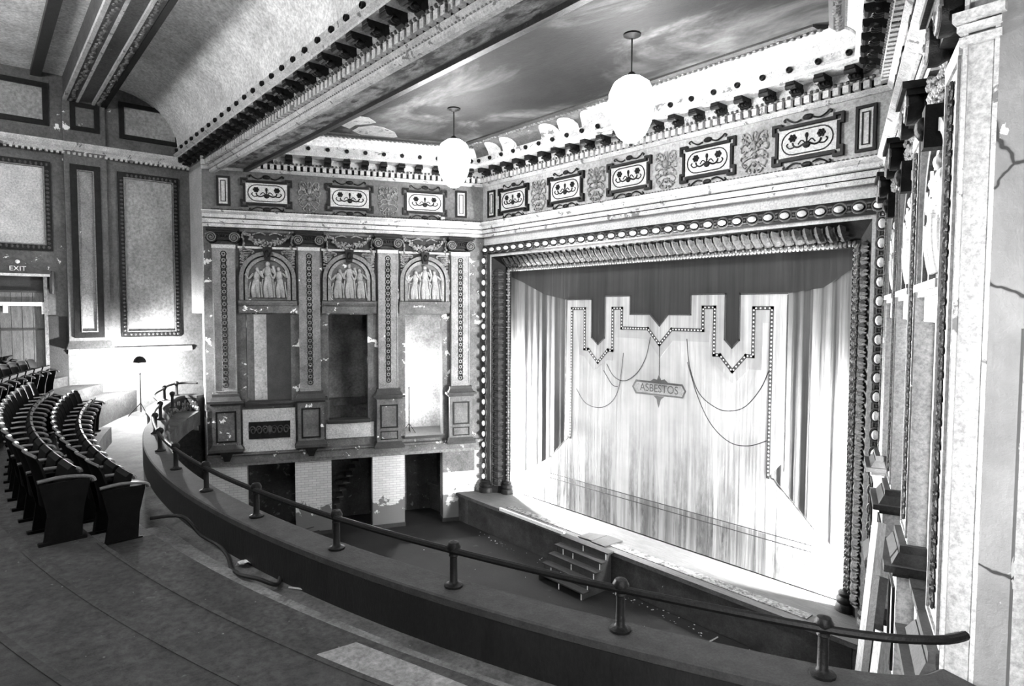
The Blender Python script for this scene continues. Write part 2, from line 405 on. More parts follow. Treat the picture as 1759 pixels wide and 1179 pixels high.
    a.ball((0, .06, .13), (.075, .08, .1), 8, 6); a.ball((0, .05, -.08), (.07, .06, .07), 8, 5); a.ball((0, .04, -.26), (.05, .05, .06), 8, 5); a.ball((0, .04, -.4), (.035, .04, .05), 6, 4)
    for sx in (-1, 1):
        for i in range(10):
            t = i/9; a.ball((sx*(.07+.2*t), .045, .06+.3*t-.12*t*t+.035*(i % 2)), (.026, .04, .05), 6, 4)
        for pts in ([(0, 0), (.12, .04), (.23, -.03), (.2, -.11), (.13, -.08)], [(.04, -.1), (.16, -.13), (.27, -.22), (.22, -.31), (.14, -.27)], [(.03, -.2), (.09, -.27), (.17, -.38), (.1, -.44), (.06, -.39)], [(.05, .2), (.09, .33), (.18, .41), (.27, .38), (.24, .31)], [(.22, .2), (.3, .12), (.28, .02), (.22, .05)], [(.02, .24), (.05, .34), (.02, .42)], [(.2, -.05), (.29, -.1), (.28, -.17)]):
            a.tube(spline([(sx*x, .05, z) for x, z in pts], 4), [.022-.0008*i for i in range(4*(len(pts)-1)+1)], 5)
        for i in range(12): a.ball((sx*rd.uniform(.02, .27), .045, rd.uniform(-.42, .4)), (rd.uniform(.012, .03), .04, rd.uniform(.012, .03)), 6, 4)
    m['trophy'] = a.mesh('trophy_carving', 'trophy', True)
    a = MB(); a.frame(-.18, .18, -.42, .42, .05, 0, .05); m['slim'] = a.mesh('slim_frame', 'dark')
    a = MB(); a.box(-.115, .115, 0, .025, -.355, .355); m['slimfield'] = a.mesh('slim_field', 'light')
    a = MB(); a.frame(-.07, .07, -.3, .3, .018, .025, .045); m['slimline'] = a.mesh('slim_line', 'dark')
    # ionic capital, base at z=0, height .46
    a = MB(); a.box(-.42, .42, 0, .36, .38, .45); a.box(-.38, .38, 0, .32, .32, .38)
    a.prism([(-.3, .12), (.3, .12), (.26, .32), (-.26, .32)], 0, .25, 'y')
    for i in range(7): a.ball(((i-3)*.075, .25, .24), (.034, .05, .05), 6, 4)
    for sx in (-1, 1):
        a.lathe([(.001, .02), (.15, .02), (.15, .1), (.11, .17), (.15, .24), (.15, .31), (.001, .31)], (sx*.3, 0, .19), 14, 'y')
    m['capital'] = a.mesh('capital', 'dark', True); a = MB()
    for sx in (-1, 1):
        a.tube([(sx*.3+(.15-.12*i/22)*math.cos(i*.62)*sx, .315, .19+(.15-.12*i/22)*math.sin(i*.62)) for i in range(23)], .018, 5)
        a.ball((sx*.3, .32, .19), .035, 6, 4)
    m['volute'] = a.mesh('volutes', 'gilt_l', True)
    # guilloche chain, z 0..3.9
    a = MB()
    for i in range(22):
        z = .1+i*.178
        a.tube([(.075*math.cos(t*PI/5), .01, z+.075*math.sin(t*PI/5)) for t in range(10)], .012, 4, True)
        a.ball((0, .01, z), (.025, .02, .025), 6, 4)
        if i < 21:
            for sx in (-1, 1): a.ball((sx*.055, .01, z+.089), (.022, .018, .03), 5, 4)
    m['chain'] = a.mesh('guilloche', 'dark')
    # arch relief: three draped figures
    a = MB()
    def figure(x, lean, h, s):
        a.ball((x+lean*.8, .07, h*.9), (.055*s, .06, .07*s), 8, 6)
        a.ball((x+lean*.55, .06, h*.7), (.095*s, .07, .16*s), 8, 6)
        a.ball((x+lean*.25, .06, h*.5), (.1*s, .07, .15*s), 8, 6)
        a.tube(spline([(x+lean*.2, .06, h*.5), (x-.04, .07, h*.28), (x-.07, .05, .04)], 4), [.1*s-.006*i for i in range(9)], 7)
        a.tube(spline([(x+lean*.2, .06, h*.5), (x+.06, .08, h*.28), (x+.05, .05, .04)], 4), [.09*s-.005*i for i in range(9)], 7)
        for k in range(5): a.tube(spline([(x-.12+.06*k, .08, h*.52), (x-.13+.07*k, .1, h*.3), (x-.16+.08*k, .06, .05)], 4), .018, 5)
        a.tube(spline([(x+lean*.6-.08, .07, h*.78), (x-.18, .09, h*.66), (x-.13, .1, h*.86)], 4), .032*s, 6)
        a.tube(spline([(x+lean*.6+.08, .07, h*.78), (x+.17, .09, h*.62), (x+.24, .09, h*.76)], 4), .032*s, 6)
    figure(-.3, .05, .86, .9); figure(0, 0, 1.0, 1.0); figure(.3, -.06, .84, .9)
    m['relief'] = a.mesh('figure_relief', 'relief', True)
    # garland swag between capitals (half-width .75)
    a = MB(); rd = random.Random(5)
    for i in range(29):
        t = -1+2*i/28; x = .62*t; z = .34-.3*(1-t*t); w = .05+.045*(1-t*t)
        for q in range(4): a.ball((x+rd.uniform(-.02, .02), .08+rd.uniform(-.02, .05), z+rd.uniform(-w, w)), (rd.uniform(.025, .045),)*3, 6, 4)
    for sx in (-1, 1):
        for i in range(8): a.ball((sx*(.66+rd.uniform(-.03, .03)), .08, .34-.06*i), (.035, .04, .04), 6, 4)
        a.tube(spline([(sx*.4, .05, .3), (sx*.2, .06, .36), (sx*.05, .06, .3)], 4), .02, 5)
    m['garland'] = a.mesh('garland', 'trophy', True)
    a = MB()   # leafy spandrel corner (right-hand side), origin at the corner
    for i in range(9):
        t = i/8; a.tube(spline([(-.04, .03, -.06-.5*t*t), (-.1-.08*t, .06, -.1-.42*t), (-.16-.2*(1-t), .04, -.12-.3*t)], 3), [.035, .03, .026, .022, .018, .012, .006], 5)
    a.tube(spline([(-.05, .04, -.05), (-.25, .05, -.07), (-.4, .05, -.12), (-.35, .05, -.18)], 4), .025, 5)
    m['spandrel'] = a.mesh('spandrel_leaf', 'trophy', True)
    return m
OM = ornament_meshes()

ARCH_P = [(0, 9.2), (.14, 9.2), (.14, 9.31), (.18, 9.31), (.18, 9.44), (.22, 9.46), (.22, 9.55), (.32, 9.62), (.32, 9.65), (0, 9.65)]
CORN_P = [(0, 10.8), (.12, 10.8), (.2, 10.87), (.2, 11.03), (.3, 11.035), (.33, 11.06), (.28, 11.08), (.28, 11.245), (.66, 11.25), (.66, 11.29), (.73, 11.34), (.73, 11.36), (.66, 11.365), (.66, 11.55), (.6, 11.58), (0, 11.58)]
def entablature(root, u0, u1, k0, k1, carts, trophies, slims, frieze):
    MB().ext(ARCH_P, u0, u1, k0, k1).obj('architrave', 'cream', root)
    for z, v in ((9.435, .19), (9.305, .15)):
        MB().ext([(v-.02, z-.012), (v, z-.012), (v, z+.006), (v-.02, z+.006)], u0, u1, k0, k1).obj('shadow_line', 'dark', root)
    MB().ext([(0, 9.65), (.08, 9.65), (.08, 10.8), (0, 10.8)], u0, u1, k0, k1).obj('frieze', frieze, root)
    b = MB(); n = int((u1-u0)/.085)
    for i in range(n): b.ball((u0+k0*.12+.06+i*.085*(u1-u0-.3)/(u1-u0), .1, 9.69), (.036, .036, .036), 6, 4)
    tag(b.obj('bead_moulding', 'gilt', root), kind='stuff')
    c = cornice(root, u0, u1, k0, k1)
    for u in carts:
        t = put('cartouche', OM['tablet'], root, loc=(u, .08, 10.21)); put('frame', OM['cframe'], t); put('medallion', OM['medal'], t)
    for u in trophies: put('trophy_carving', OM['trophy'], root, loc=(u, .06, 10.2))
    for u in slims:
        t = put('slim_panel', OM['slimfield'], root, loc=(u, .08, 10.22)); put('frame', OM['slim'], t); put('inner_line', OM['slimline'], t)
    return c
def cornice(root, u0, u1, k0, k1, sp=.53, name='cornice'):
    c = MB().ext(CORN_P, u0, u1, k0, k1).obj(name, 'cream', root)
    a, b = u0+k0*.3+.06, u1+k1*.3-.06
    n = int((b-a)/.178)
    for i in range(n+1): put('dentil', OM['dentil'], c, loc=(a+(b-a)*i/n, 0, 0))
    MB().ext([(.1, 10.885), (.206, 10.885), (.206, 11.022), (.1, 11.022)], u0, u1, k0, k1).obj('dentil_backing', 'dark', c)
    e = MB(); ne = int((b-a)/.11)
    for i in range(ne): e.ball((a+(b-a)*(i+.5)/ne, .315, 11.055), (.04, .035, .034), 6, 4)
    tag(e.obj('egg_moulding', 'gilt', c), kind='stuff')
    a, b = u0+k0*.6+.2, u1+k1*.6-.2
    n = max(1, round((b-a)/sp))
    for i in range(n+1):
        put('modillion', OM['modillion'], c, loc=(a+(b-a)*i/n, 0, 0)); put('lamp_socket', OM['socket'], c, loc=(a+(b-a)*i/n, 0, 0))
    return c
def frame_mesh(m, w, h, b, d=.05): return MB().frame(-w/2, w/2, 0, h, b, 0, d)

# ------------------------------------------------------------------ left box wall (then mirrored for the other side)
def box_wall():
    w = MB()
    piers = [(0, 1.39), (2.57, 3.72), (4.88, 5.95), (7.18, LEN)]
    for a, b in piers: w.box(a, b, -.3, 0, 2.62, 6.72)
    for (a, b), z in zip([(1.39, 2.57), (3.72, 4.88), (5.95, 7.18)], [2.8, 3.4, 4.0]): w.box(a, b, -.3, 0, 2.62, z)
    w.box(0, LEN, -.3, 0, 6.72, 9.2); w.box(0, LEN, -.3, 0, 9.2, 11.4)
    w.box(0, LEN, -.3, 0, 2.38, 2.62)
    root = w.obj('wall_left_boxes', 'box_plaster', None, FRAME_L)
    # ground-level painted brick piers
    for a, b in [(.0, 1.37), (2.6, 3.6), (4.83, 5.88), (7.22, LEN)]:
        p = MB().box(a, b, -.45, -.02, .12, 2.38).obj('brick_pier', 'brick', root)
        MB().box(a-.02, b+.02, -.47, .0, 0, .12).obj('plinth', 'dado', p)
    MB().box(.32, 1.38, -.03, -.01, 1.62, 2.3).obj('grey_paint_band', 'box_plaster', root)
    led = MB().ext([(0, 2.4), (.1, 2.4), (.1, 2.6), (.16, 2.63), (.16, 2.68), (0, 2.7)], 0, LEN).obj('ledge', 'box_plaster', root)
    MB().ext([(0, 2.3), (.06, 2.3), (.06, 2.4), (0, 2.4)], 0, LEN).obj('lower_band', 'gilt_l', root)
    # box fronts and sills
    for a, b, z, t in [(1.39, 2.57, 2.8, .1), (3.72, 4.88, 3.4, .12), (5.95, 7.18, 4.0, .16)]:
        s = MB().box(a-.05, b+.05, -.34, .1, z, z+t*.6).box(a-.05, b+.05, -.34, .16, z+t*.6, z+t).obj('sill', 'darkwood', root)
    f = MB().box(5.85, 7.3, 0, .1, 2.7, 3.95).obj('box_front', 'light', root)
    pnl = MB().box(6.0, 7.14, .1, .13, 3.08, 3.58).obj('carved_panel', 'dark', f)
    MB().box(3.55, 4.98, 0, .06, 2.95, 3.4).obj('box_front', 'light', root)
    orn = MB(); rd = random.Random(2)
    for sx in (-1, 1):
        for i in range(3):
            cx = 6.57+sx*(.12+.17*i)
            orn.tube([(cx+sx*(.09-.06*k/14)*math.cos(k*.6), .14, 3.33+(.14-.1*k/14)*math.sin(k*.6)) for k in range(15)], .02, 5)
    orn.ball((6.57, .14, 3.33), (.08, .04, .14), 8, 5); orn.obj('scroll_relief', 'gilt', f, smooth=True)
    # pedestals and pilasters
    for q, (u, zb) in enumerate([(.83, 2.6), (3.11, 2.6), (5.41, 2.78), (7.72, 2.78)]):
        p = MB().box(u-.37, u+.37, 0, .26, zb+.18, 4.15).obj('pedestal', 'box_plaster', root)
        MB().frustum((u-.46, u+.46, 0, .36), (u-.37, u+.37, 0, .27), zb+.08, zb+.2).box(u-.46, u+.46, 0, .36, zb, zb+.08).obj('pedestal_base', 'darkwood', p)
        MB().box(u-.41, u+.41, 0, .3, 4.12, 4.18).box(u-.48, u+.48, 0, .38, 4.18, 4.25).frustum((u-.42, u+.42, 0, .31), (u-.36, u+.36, 0, .25), 4.25, 4.36).box(u-.36, u+.36, 0, .24, 4.36, 4.44).obj('pedestal_cap', 'darkwood', p)
        z0 = 3.05 if q > 1 else 3.22
        MB().frame(u-.27, u+.27, z0, 3.95, .045, .26, .285).obj('panel_frame', 'dark', p)
        if q < 2: MB().frame(u-.27, u+.27, 2.86, 3.13, .03, .26, .285).obj('panel_frame', 'dark', p)
        if q > 1:
            MB().prism([(u-.14, 2.66), (u+.14, 2.66), (u+.2, 2.78), (u-.2, 2.78)], .1, .3).prism([(u-.07, 2.48), (u+.07, 2.48), (u+.14, 2.66), (u-.14, 2.66)], .1, .2).obj('corbel', 'dark', p)
        s = MB().box(u-.3, u+.3, 0, .17, 4.44, 8.68).obj('pilaster', 'shaft', root)
        MB().frame(u-.29, u+.29, 4.5, 8.6, .03, .17, .19).obj('fillet', 'shaft', s)
        put('guilloche', OM['chain'], s, loc=(u, .175, 4.6))
        MB().box(u-.31, u+.31, 0, .19, 8.6, 8.7).obj('neck_band', 'light', s)
        put('capital', OM['capital'], s, loc=(u, 0, 8.7)); put('volutes', OM['volute'], s, loc=(u, 0, 8.7))
    # arches over the boxes
    for u in (1.96, 4.255, 6.555):
        h = .8
        MB().box(u-h, u+h, 0, .1, 6.76, 7.0).box(u-h, u+h, 0, .16, 7.0, 7.05).box(u-h, u+h, 0, .2, 7.05, 7.12).obj('lintel', 'box_plaster', root)
        MB().box(u-h+.02, u+h-.02, 0, .02, 7.12, 9.1).obj('arch_field', 'dado', root)
        t = MB()
        arc = lambda r, n=16: [(u+r*math.cos(PI*i/n), 7.78+r*math.sin(PI*i/n)) for i in range(n+1)]
        def ring(r0, r1, y):
            A = [(u+r1, 7.14)]+arc(r1)+[(u-r1, 7.14)]; B = [(u+r0, 7.14)]+arc(r0)+[(u-r0, 7.14)]
            mb = MB(); n = len(A)
            mb.add([(x, .02, z) for x, z in A]+[(x, y, z) for x, z in A]+[(x, y, z) for x, z in B]+[(x, .02, z) for x, z in B],
                   [(i, i+1, n+i+1, n+i) for i in range(n-1)]+[(n+i, n+i+1, 2*n+i+1, 2*n+i) for i in range(n-1)]+[(2*n+i, 2*n+i+1, 3*n+i+1, 3*n+i) for i in range(n-1)])
            return mb
        ar = ring(.66, .77, .14).obj('archivolt', 'gilt_l', root)
        ring(.53, .62, .1).obj('inner_band', 'shaft', ar)
        MB().prism([(u+.53, 7.14)]+arc(.53)+[(u-.53, 7.14)], .02, .045).obj('tympanum', 'box_plaster', root)
        put('figure_relief', OM['relief'], root, loc=(u, .03, 7.17), scale=(1.12, 1.0, 1.12))
        k = MB().prism([(u-.08, 8.3), (u+.08, 8.3), (u+.13, 8.66), (u-.13, 8.66)], .02, .24).obj('keystone', 'dark', root)
        MB().ball((u, .24, 8.48), (.07, .07, .11), 8, 6).obj('mask', 'dark', k, smooth=True)
        put('spandrel_leaf', OM['spandrel'], root, loc=(u+.78, .02, 8.66)); put('spandrel_leaf', OM['spandrel'], root, loc=(u-.78, .02, 8.66), scale=(-1, 1, 1))
        MB().box(u-h, u+h, .02, .08, 8.62, 8.68).obj('string_course', 'cream', root)
        put('garland', OM['garland'], root, loc=(u, .02, 8.72))
    entablature(root, 0, LEN, KM, 0, [1.95, 4.22, 6.55], [3.08, 5.38], [.79, 7.7], 'frieze')
    # the little rooms behind the openings
    MB().box(.0, 7.3, -2.0, -1.85, 2.62, 6.9).obj('box_back_wall', 'interior', root)
    for u in (.7, 3.15, 5.42): MB().box(u-.06, u+.06, -1.85, -.3, 2.62, 6.9).obj('box_partition', 'interior', root)
    for (a, b), z in zip([(.76, 3.09), (3.21, 5.36), (5.48, 8.2)], [2.82, 3.2, 3.8]): MB().box(a, b, -1.85, -.3, 2.62, z).obj('box_floor', 'darkwood', root)
    MB().box(0, 8.2, -2, -.3, 6.9, 7.0).obj('box_ceiling', 'interior', root)
    MB().box(5.6, 6.72, -1.86, -1.82, 3.8, 6.85).obj('dark_doorway', 'dado', root)
    # passage behind the piers at ground level
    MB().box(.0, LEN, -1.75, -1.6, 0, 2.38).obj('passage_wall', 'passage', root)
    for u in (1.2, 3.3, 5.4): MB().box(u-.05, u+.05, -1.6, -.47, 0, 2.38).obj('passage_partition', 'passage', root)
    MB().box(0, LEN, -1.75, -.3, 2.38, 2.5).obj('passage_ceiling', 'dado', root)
    return root

# ------------------------------------------------------------------ build the shell
tag(MB().box(-9, 21, -22, -.78, -.2, 0).obj('floor', 'floor'), 'dark dusty orchestra floor below the balcony', 'floor', kind='structure')
stage = MB().box(-2.2, 14.2, -.78, 4, -.0, .83).box(-2.2, 14.2, -.86, 4, .83, .93).obj('floor_stage', 'stagefloor')
tag(stage, 'raised stage floor with a dark chipped front', 'floor', kind='structure')
MB().box(.2, 11.8, -.8, -.775, .02, .82).obj('stage_front', 'stagefront', stage)
MB().box(1.9, 4.6, -.9, -.84, .9, .985).obj('edge_batten', 'white', stage)
tag(MB().box(1.9, 10.9, -.62, -.36, .93, .945).obj('torn_carpet_strip', 'cut', stage), 'ragged torn carpet strip')

wl = box_wall()
tag(wl, 'ornate box-seat wall with three arched reliefs and lit end box', 'wall', kind='structure')
wr = copy_tree(wl); wr.name = 'wall_right_boxes'; wr.matrix_basis = FRAME_R
for o in [wr]+[c for c in bpy.data.objects if c.parent == wr and c.name.startswith(('pilaster', 'lintel', 'pedestal'))]:
    o.material_slots[0].link = 'OBJECT'; o.material_slots[0].material = M['light']      # paler material stands in for the stronger light on this side
tag(wr, 'ornate box-seat wall seen edge-on beside the cracked pier', 'wall', kind='structure')

ws = MB().box(0, 12, -.3, 0, 8.9, 11.4).obj('wall_stage', 'light', None, FRAME_S)
tag(ws, 'pale proscenium wall with five cartouches over the stage opening', 'wall', kind='structure')
entablature(ws, 0, 12, KM, -KM, [6+2.214*k for k in range(-2, 3)], [6+2.214*(k+.5) for k in range(-2, 2)], [.5, 11.5], 'stagefrieze')

# proscenium frame
def proscenium():
    H, B = 8.95, .93
    path = [(0, B), (0, H), (12, H), (12, B)]
    def ringp(o0, v0, o1, v1, m, name, parent):
        a = MB(); q = lambda o, v: [(o, v, B), (o, v, H-o), (12-o, v, H-o), (12-o, v, B)]
        a.add(q(o0, v0)+q(o1, v1), [(i, i+1, i+5, i+4) for i in range(3)])
        return a.obj(name, m, parent)
    root = MB()
    q = lambda o, v: [(o, v, B), (o, v, H-o), (12-o, v, H-o), (12-o, v, B)]
    prof = [(0, 0), (0, .04), (.06, .1), (.26, .1), (.3, .04), (.3, -.02), (.38, -.02), (.7, -.34), (.7, -.38), (.85, -.38), (.85, -.44), (0, -.44)]
    n = len(prof)
    for o, v in prof: root.add(q(o, v), [])
    fs = []
    for i in range(n):
        j = (i+1) % n
        for k in range(3): fs.append((i*4+k, i*4+k+1, j*4+k+1, j*4+k))
    root.f += fs; root.f.append(tuple(i*4 for i in range(n))); root.f.append(tuple(i*4+3 for i in range(n-1, -1, -1)))
    r = root.obj('trim_1', 'dark', None, FRAME_S)
    tag(r, 'dark gilded moulded frame round the stage opening', 'frame', kind='structure')
    a = MB(); s = MB()
    for o, v in ((.3, .0), (.38, .0)): s.add(q(o, v), [])
    s.f += [(k, k+1, k+5, k+4) for k in range(3)]; s.obj('fillet', 'light', r)
    ne = 34
    for i in range(ne):
        e = put('egg', OM['egg'], r, mw=Matrix.Translation((.22+(11.56)*i/(ne-1), .06, H-.16)) @ Matrix.Rotation(PI/2, 4, 'Y')); put('egg_shell', OM['shell'], e)
    for sx in (.16, 11.84):
        for i in range(21):
            e = put('egg', OM['egg'], r, loc=(sx, .06, H-.5-.35*i)); put('egg_shell', OM['shell'], e)
    # leaves on the slope: tilt back 45 deg
    sl = Matrix.Rotation(-PI/4, 4, 'X')
    nl = 46
    for i in range(nl):
        x = .85+(10.3)*(i+.5)/nl
        put('leaf', OM['leaf'], r, mw=Matrix.Translation((x, -.33, H-.7)) @ Matrix.Rotation(-PI/4, 4, 'X') @ Matrix.Diagonal((.98, 1, 1.3, 1)))
    for i in range(32):
        z = B+.25+(7.0)*(i+.5)/32
        # on the sides the leaf's own axis still climbs, laid on the slanted reveal
        put('leaf', OM['leaf'], r, mw=Matrix.Translation((.54, -.17, z-.12)) @ Matrix.Rotation(-PI/4, 4, 'Z') @ Matrix.Diagonal((1.5, 1, .72, 1)))
        put('leaf', OM['leaf'], r, mw=Matrix.Translation((12-.54, -.17, z-.12)) @ Matrix.Rotation(PI/4, 4, 'Z') @ Matrix.Diagonal((1.5, 1, .72, 1)))
    b = MB()
    def rope(p0, p1, nrm):
        p0, p1 = Vector(p0), Vector(p1); L = (p1-p0).length; n = int(L/.085); d = (p1-p0)/n
        for i in range(n):
            c = p0+d*(i+.5); b.ball(c, (.06 if abs(d.x) > .01 else .075, .07, .075 if abs(d.x) > .01 else .06), 6, 4)
            c2 = c+Vector((0, .05, .0)); b.ball(c2+(Vector((0, 0, .03)) if abs(d.x) > .01 else Vector((.03, 0, 0)))*(1 if i % 2 else -1), .035, 5, 4)
    rope((.78, -.4, B+.3), (.78, -.4, H-.78), 0); rope((12-.78, -.4, B+.3), (12-.78, -.4, H-.78), 0); rope((.78, -.4, H-.78), (12-.78, -.4, H-.78), 0)
    tag(b.obj('rope_moulding', 'gilt_l', r, smooth=True), kind='stuff')
    for sx in (1, -1):
        for o, v, rr in ((.16, .02, .2), (.76, -.36, .16)):
            x = o if sx > 0 else 12-o
            MB().lathe([(rr*1.25, 0), (rr*1.25, .12), (rr*1.1, .16), (rr*1.2, .2), (rr*1.2, .25), (rr*.95, .3), (rr*1.02, .36), (rr*.8, .4)], (x, v, B), 14).obj('column_base', 'dark', r, smooth=True)
    return r
proscenium()

# ceiling over the stage front: slab, coves, moulding
ce = MB().box(-4.4, 16.9, -7.3, .3, 11.85, 12.0).obj('ceiling', 'cloud'); tag(ce, 'dark cloudy painted ceiling over the stage front', 'ceiling', kind='structure')
def cove(parent, frame, u0, u1, k0, k1, v1, z0, z1, name='cove', m='cove', v0=.64):
    pr = [(v0, z0)]
    for i in range(9):
        a = PI/2*i/8; pr.append((v1-(v1-v0)*math.cos(a), z0+(z1-z0)*math.sin(a)))
    pr += [(v1, z1+.06), (v0-.08, z1+.06), (v0-.08, z0)]
    o = MB().ext(pr, u0, u1, k0, k1).obj(name, m, parent, smooth=True)
    o.matrix_basis = frame; return o
M['darkcove'] = mat('dark_cove', .07, .5, 2.5, patch=.4, pscale=3, pth=.68)  # darker tone for one half of the stage cove
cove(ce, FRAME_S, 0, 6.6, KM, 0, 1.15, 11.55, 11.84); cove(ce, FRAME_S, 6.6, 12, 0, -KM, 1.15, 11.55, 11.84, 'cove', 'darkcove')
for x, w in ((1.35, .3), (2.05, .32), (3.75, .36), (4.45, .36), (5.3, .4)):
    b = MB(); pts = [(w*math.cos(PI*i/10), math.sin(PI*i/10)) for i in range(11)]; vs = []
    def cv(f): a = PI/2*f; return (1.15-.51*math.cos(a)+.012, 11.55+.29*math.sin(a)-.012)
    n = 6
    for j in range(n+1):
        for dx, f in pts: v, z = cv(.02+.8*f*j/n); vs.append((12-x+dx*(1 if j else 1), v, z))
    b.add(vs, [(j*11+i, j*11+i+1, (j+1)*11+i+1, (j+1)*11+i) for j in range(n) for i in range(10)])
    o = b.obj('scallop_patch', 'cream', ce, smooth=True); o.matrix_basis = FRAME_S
for pts in ([(-.24, -4.47), (-.5, -4.0), (-.56, -3.67), (-.3, -3.35), (.02, -3.19), (.4, -3.5), (.6, -3.94), (.59, -4.28), (.2, -4.5)], [(-.1, -4.62), (.11, -5.15), (.6, -5.3), (1.02, -5.18), (1.15, -4.7), (.9, -4.35), (.7, -4.4), (.3, -4.65)]):
    MB().prism(pts, 11.842, 11.85, 'z').obj('bare_patch', 'cream', ce)
cove(ce, FRAME_L, 0, 7.4, KM, 0, .9, 11.55, 11.84); cove(ce, FRAME_R, 0, 7.4, KM, 0, .9, 11.55, 11.84)
def ceil_mould(fr, v, u0, u1, k0, k1):
    o = MB().ext([(v, 11.86), (v, 11.8), (v+.05, 11.77), (v+.17, 11.77), (v+.24, 11.81), (v+.24, 11.86)], u0, u1, k0, k1).obj('ceiling_moulding', 'gilt', ce); o.matrix_basis = fr
    b = MB(); n = int((u1-u0-2*v*(abs(k0)))/.12); rd = random.Random(4)
    for i in range(n): b.ball((u0+k0*v+.1+i*.12, v+.11+rd.uniform(-.03, .03), 11.765), (.05, .06, .03), 6, 4)
    o2 = tag(b.obj('leaf_moulding', 'gilt_l', ce), kind='stuff'); o2.matrix_basis = fr
ceil_mould(FRAME_S, 1.15, 0, 12, KM, -KM); ceil_mould(FRAME_L, .9, 0, 7.4, KM, 0); ceil_mould(FRAME_R, .9, 0, 7.4, KM, 0)

# cross beam between the box-wall ends
bm_ = MB().box(-4.4, 16.9, -.75, -.0, 10.86, 11.9).obj('trim_2', 'soffit', None, FRAME_B)
tag(bm_, 'long cornice beam with dark brackets crossing the ceiling', 'beam', kind='structure')
cornice(bm_, -4.35, 16.8, 0, 0, .55)
MB().ext([(0, 10.79), (.12, 10.79), (.12, 10.83), (.04, 10.86), (0, 10.86)], -4.4, 16.9).ext([(-.8, 10.79), (-.68, 10.79), (-.66, 10.86), (-.8, 10.86)], -4.4, 16.9).ext([(-.14, 10.81), (-.08, 10.81), (-.08, 10.86), (-.14, 10.86)], -4.4, 16.9).obj('soffit_edge', 'gilt', bm_)
MB().ext([(.0, 10.7), (.1, 10.7), (.14, 10.74), (.14, 10.79), (.0, 10.79)], -4.4, 16.9).obj('lower_fascia', 'cream', bm_)
b = MB()
for i in range(250): b.ball((-4.3+i*.085, .12, 10.82), (.035, .03, .03), 6, 4)
for i in range(190): b.ball((-4.3+i*.112, -.04, 10.825), (.045, .04, .03), 6, 4)
tag(b.obj('soffit_beads', 'gilt_l', bm_), kind='stuff')

# auditorium ceiling behind the beam
ca = MB().box(-4.4, 16.9, -22, -9.6, 13.0, 13.2).obj('ceiling_auditorium', 'cove'); tag(ca, 'auditorium ceiling with ribs and pale curved coves', 'ceiling', kind='structure')
o = cove(ca, FRAME_B, -4.4, 16.9, 0, 0, 2.3, 11.56, 12.95, 'beam_cove', 'cove', .62)
rib = MB().box(-4.4, 16.9, -10.68, -9.74, 12.4, 13.05).obj('ceiling_rib', 'plaster', ca)
for y0, y1, m in ((-10.7, -10.62, 'cream'), (-10.62, -10.42, 'gilt'), (-10.42, -10.36, 'cream'), (-10.06, -10.0, 'cream'), (-10.0, -9.84, 'gilt'), (-9.84, -9.72, 'dark')):
    MB().box(-4.4, 16.9, y0, y1, 12.33 if m != 'gilt' else 12.35, 12.42).obj('rib_moulding', m, rib)
b = MB(); rd = random.Random(8)
for i in range(150):
    for y in (-10.52, -9.92): b.ball((-4.3+i*.14, y+rd.uniform(-.04, .04), 12.345), (.06, .05, .03), 6, 4)
tag(b.obj('rib_leaves', 'gilt_l', rib), kind='stuff')
MB().box(-4.4, 16.9, -11.36, -11.14, 12.86, 13.0).obj('panel_moulding', 'gilt', ca)
MB().box(-4.4, 16.9, -9.74, -9.6, 12.9, 13.05).obj('rib_step', 'darkwood', ca)

# left auditorium wall (parallel to the house axis); local x = -y
FW = fm(Vector((0, -1, 0)), Vector((1, 0, 0)), (-4.4, 0))
sw = MB().box(0, 22, -.3, 0, 0, 13.1).obj('wall_left', 'plaster', None, FW); tag(sw, 'grey panelled auditorium side wall with exit door', 'wall', kind='structure')
def wall_panel(u0, u1, z0, z1, b=.17, field='panel'):
    p = MB().box(u0+b, u1-b, 0, .02, z0+b, z1-b).obj('panel_field', field, sw)
    MB().frame(u0, u1, z0, z1, b, 0, .06).obj('panel_frame', 'dark', p)
    MB().frame(u0+b-.03, u1-b+.03, z0+b-.03, z1-b+.03, .03, .0, .08).obj('panel_lip', 'gilt_l', p)
    d = MB()
    for k in range(int((z1-z0-b)/.11)):
        for u in (u0+b/2, u1-b/2): d.ball((u, .06, z0+b/2+k*.11), (.045, .02, .035), 6, 4)
    for k in range(int((u1-u0-b)/.11)):
        for z in (z0+b/2, z1-b/2): d.ball((u0+b/2+k*.11, .06, z), (.035, .02, .045), 6, 4)
    tag(d.obj('frame_carving', 'gilt', p), kind='stuff'); return p
wall_panel(7.97, 9.5, 6.07, 10.68)
wall_panel(11.0, 14.2, 8.38, 10.7, .17, 'light')
pl = MB().box(9.77, 10.72, 0, .16, 5.78, 11.05).obj('wall_pilaster', 'plaster', sw)
MB().box(10.1, 10.42, .16, .17, 6.25, 10.54).obj('pilaster_field', 'shaft', pl); MB().frame(9.92, 10.6, 6.08, 10.7, .17, .16, .21).obj('pilaster_frame', 'dark', pl)
MB().frame(10.07, 10.45, 6.23, 10.56, .03, .16, .23).obj('pilaster_lip', 'gilt_l', pl)
MB().frustum((9.7, 10.8, 0, .3), (9.77, 10.72, 0, .16), 5.78, 6.0).obj('pilaster_foot', 'plaster', pl)
MB().ext([(0, 11.0), (.12, 11.0), (.16, 11.08), (.22, 11.14), (.26, 11.22), (.26, 11.26), (0, 11.28)], 7.66, 22).obj('wall_cornice', 'cream', sw)
MB().ext([(0, 5.64), (.06, 5.64), (.1, 5.72), (.06, 5.78), (0, 5.78)], 7.7, 10.74).obj('chair_rail', 'cream', sw)
d = MB()
